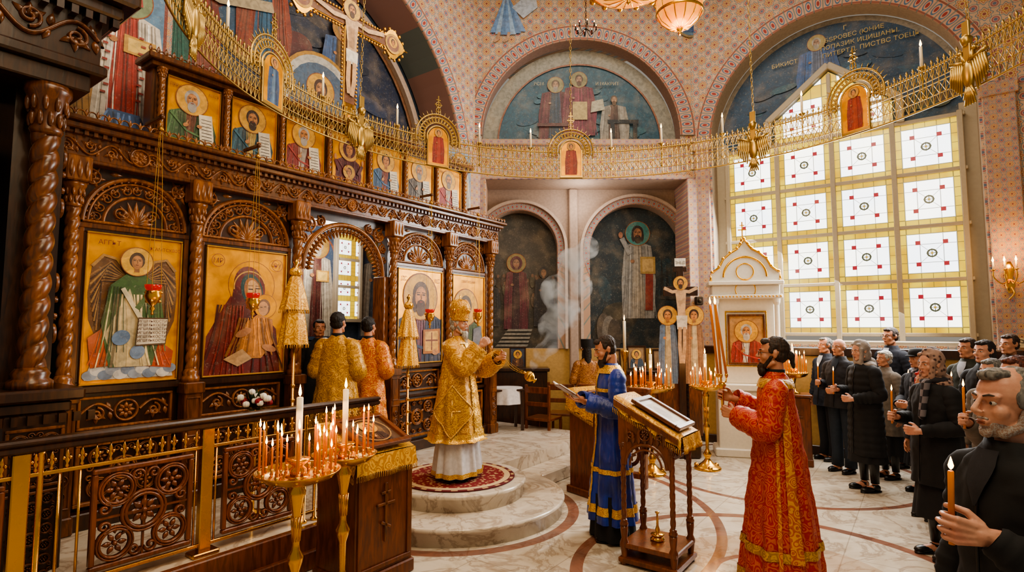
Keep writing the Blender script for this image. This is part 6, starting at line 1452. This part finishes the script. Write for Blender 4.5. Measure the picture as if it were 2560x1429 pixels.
rr=random.Random(4)
mb=MB();mb.lathe([(.05,0),(.07,.05),(.05,.09)],14);mk('vase',mb,M['goldM'],FL)
for nm,mt,n in (('white_rose','petalW',13),('red_rose','petalR',8)):
    for i in range(n):
        mb=MB();a=rr.uniform(0,6.28);q=rr.uniform(.02,.17);c=(q*math.cos(a),q*math.sin(a)*.8,.13+rr.uniform(0,.1)-q*.3)
        for k in range(6):
            b_=k*1.05;mb.sphere((c[0]+.013*math.cos(b_),c[1]+.013*math.sin(b_),c[2]),(.018,.018,.024),7,5)
        mb.sphere((c[0],c[1],c[2]+.01),.018,7,5);mk(nm,mb,M[mt],FL)
mb=MB()
for i in range(60):
    a=rr.uniform(0,6.28);e_=rr.uniform(-.2,1.2);l=rr.uniform(.1,.2);d=Vector((math.cos(a)*math.cos(e_),math.sin(a)*math.cos(e_),math.sin(e_)));o=Vector((0,0,.08));s_=d.cross(Vector((0,0,1))).normalized()*.02
    mb.add([o,o+d*l*.5+s_,o+d*l,o+d*l*.5-s_],[(0,1,2,3)])
mk('foliage',mb,M['leafG'],FL,kind='stuff')
def chair(x,y,rot,z0=.0):
    e=empty('chair',(x,y,z0),rot,'simple brown wooden chair by side altar','chair',group='wooden chairs by side altar')
    mb=MB();mb.box(-.22,.22,-.22,.22,.43,.47,.008);mk('seat',mb,M['woodR'],e)
    mb=MB();mb.box(-.2,.2,.19,.22,.85,.95,.008);mb.box(-.2,.2,.19,.215,.65,.72,.008);[mb.box(sg*.2-.02,sg*.2+.02,.18,.22,.45,.98,.006) for sg in (-1,1)];mk('backrest',mb,M['woodR'],e)
    for a in (-.2,.2):
        for b_ in (-.2,.2): mb=MB();mb.box(a-.02,a+.02,b_-.02,b_+.02,0,.43,.005);mk('leg',mb,M['woodR'],e)
chair(.5,9.0,2.6);chair(.85,9.5,2.9)
TB=empty('side_table',(2.2,9.75,0),0,'dark wooden sideboard with framed icons','table')
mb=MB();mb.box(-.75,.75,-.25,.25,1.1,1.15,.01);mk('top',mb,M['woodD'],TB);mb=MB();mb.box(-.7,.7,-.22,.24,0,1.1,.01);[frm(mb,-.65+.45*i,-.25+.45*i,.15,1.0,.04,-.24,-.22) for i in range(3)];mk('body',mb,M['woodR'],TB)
for i,(x,w,h) in enumerate(((1.75,.2,.3),(2.15,.28,.36),(2.62,.34,.3))):
    icon('framed_icon',w,h,(x,9.72,1.18),0,'small framed icon leaning on sideboard',lambda P,w,h,i=i:(P.rect(-w/2,w/2,0,h,'8a6a48'),bust(P,0,0,h*.9,['4a2a1c','3a4a5a','6a2a24'][i],'8a6444',seed=i)),frame='woodD',tilt=-.12,leaf=False,cat='framed icon')
mb=MB();mb.box(-.5,.5,-.22,.22,1.12,1.18,.01);mb.box(-.46,.46,-.18,.2,0,1.12,.01);mk('side_altar',mb,M['woodD'],None,(.15,9.92,0),0,label='dark wooden altar table against niche wall',cat='table')
icon('framed_icon',.24,.32,(.1,9.9,1.2),0,'framed picture standing on side altar',lambda P,w,h:bust(P,0,0,h*.9,'5a3a2c','8a6444',seed=4),frame='woodD',leaf=False,cat='framed icon')
put(CW,(1.85,9.25,1.5),None,0,(1.2,1.2,1.35),'large white pillar candle on floor holder')
mb=MB();mb.lathe([(.16,0),(.16,.03),(.04,.08),(.025,.2),(.035,.7),(.025,1.3),(.07,1.47),(.07,1.5)],18);mk('candle_holder',mb,M['brass'],None,(1.85,9.25,0),0,label='tall brass floor candle holder',cat='candle holder')
TC=empty('small_table',(-.1,8.85,.0),.3,'small table covered with white cloth','table')
mb=MB();mb.box(-.25,.25,-.2,.2,.9,.93,.005);[mb.box(a-.02,a+.02,b_-.02,b_+.02,0,.9) for a in (-.22,.22) for b_ in (-.17,.17)];mk('table_frame',mb,M['woodD'],TC)
mb=MB();S3=surf(pr((.945,.27,.22),(.7,.28,.23)),.02,9,3,ztop=.95);patch(mb,S3,.945,.7,0,2*PI,6,60,0,True);mb.add([S3(.945,2*PI*i/30,0) for i in range(30)],[tuple(range(30))]);mk('tablecloth',mb,M['whitecloth'],TC)
SR=empty('choir_rail',W(6.3,3.55,0),AL+PI/2,'low dark wooden choir rail with posts','railing')
mb=MB();mb.box(-.9,-.84,-.04,.04,0,1.15,.008);mb.box(-.1,-.04,-.04,.04,0,1.15,.008);mb.box(-.95,0,-.05,.05,1.1,1.16,.012);mb.box(-.9,-.05,-.02,.02,.1,.16,.006);mk('posts',mb,M['woodR'],SR)
mb=MB();grille(mb,-.82,-.12,.2,1.05,0,.02);mk('carved_panel',mb,M['woodR'],SR)
mb=MB();mb.box(-.06,.06,-.1,0,0,.14,.012);mb.sphere((0,-.1,.07),(.035,.02,.035),12,8);mk('wall_speaker',mb,M['blackgold'],None,(3.12,9.4,2.25),0,label='small dark speaker mounted on pier',cat='speaker')
P=PT();P.rect(-.2,.2,0,.12,'cbb58c');P.text('ЭZСЕ.',0,.02,.11,'3a2a1a');mk('wall_inscription',P,M['paint'],None,W(9.42,-1.12,1.62),FW,label='short painted inscription strip on pier',cat='inscription',color=True)
for o in CH+[CW,CHh]:
    for c in list(o.children): bpy.data.objects.remove(c)
    bpy.data.objects.remove(o)
# ================================================================ LIGHTS
def area(loc,tgt,size,en,col):
    l=bpy.data.lights.new('a','AREA');l.energy=en;l.color=col;l.size=size
    o=bpy.data.objects.new('area_light',l);o.location=loc;d=Vector(tgt)-Vector(loc);o.rotation_euler=d.to_track_quat('-Z','Y').to_euler();sc.collection.objects.link(o);return o
def point(loc,en,col,r=.2):
    l=bpy.data.lights.new('p','POINT');l.energy=en;l.color=col;l.shadow_soft_size=r
    o=bpy.data.objects.new('point_light',l);o.location=loc;sc.collection.objects.link(o)
area(W(9.3,1.0,3.4),W(4.0,2.8,.6),3.0,480,(1,.98,.95))
area(W(1.5,1.0,7.6),W(3.5,4.5,1.5),3.0,240,(1,.85,.64))
area(W(6.0,2.5,8.0),W(6,2.5,0),3.0,190,(1,.9,.76))
area(W(1.0,-.3,5.0),W(3.5,5.3,2.2),1.5,120,(1,.78,.48))
point((1.62,5.2,4.55),40,(1,.62,.28),.2)
point(W(4.6,6.35,2.9),45,(1,.9,.8),.3)
point((1.2,9.7,4.1),24,(1,.9,.78),.3)
point(W(9.15,-.93,2.85),16,(1,.52,.18),.1)
w=bpy.data.worlds.new('World');sc.world=w;w.use_nodes=True;bg=w.node_tree.nodes['Background'];bg.inputs[0].default_value=(1,.9,.76,1);bg.inputs[1].default_value=.28
try: sc.view_settings.look='AgX - Medium High Contrast'
except Exception as ex: print('look',ex)
cd=bpy.data.cameras.new('Camera');cd.sensor_width=36;cd.lens=36*1400/2560;cd.clip_start=.05
co=bpy.data.objects.new('Camera',cd);co.location=(0,0,1.85);co.rotation_euler=(math.radians(94.4),0,0);sc.collection.objects.link(co);sc.camera=co
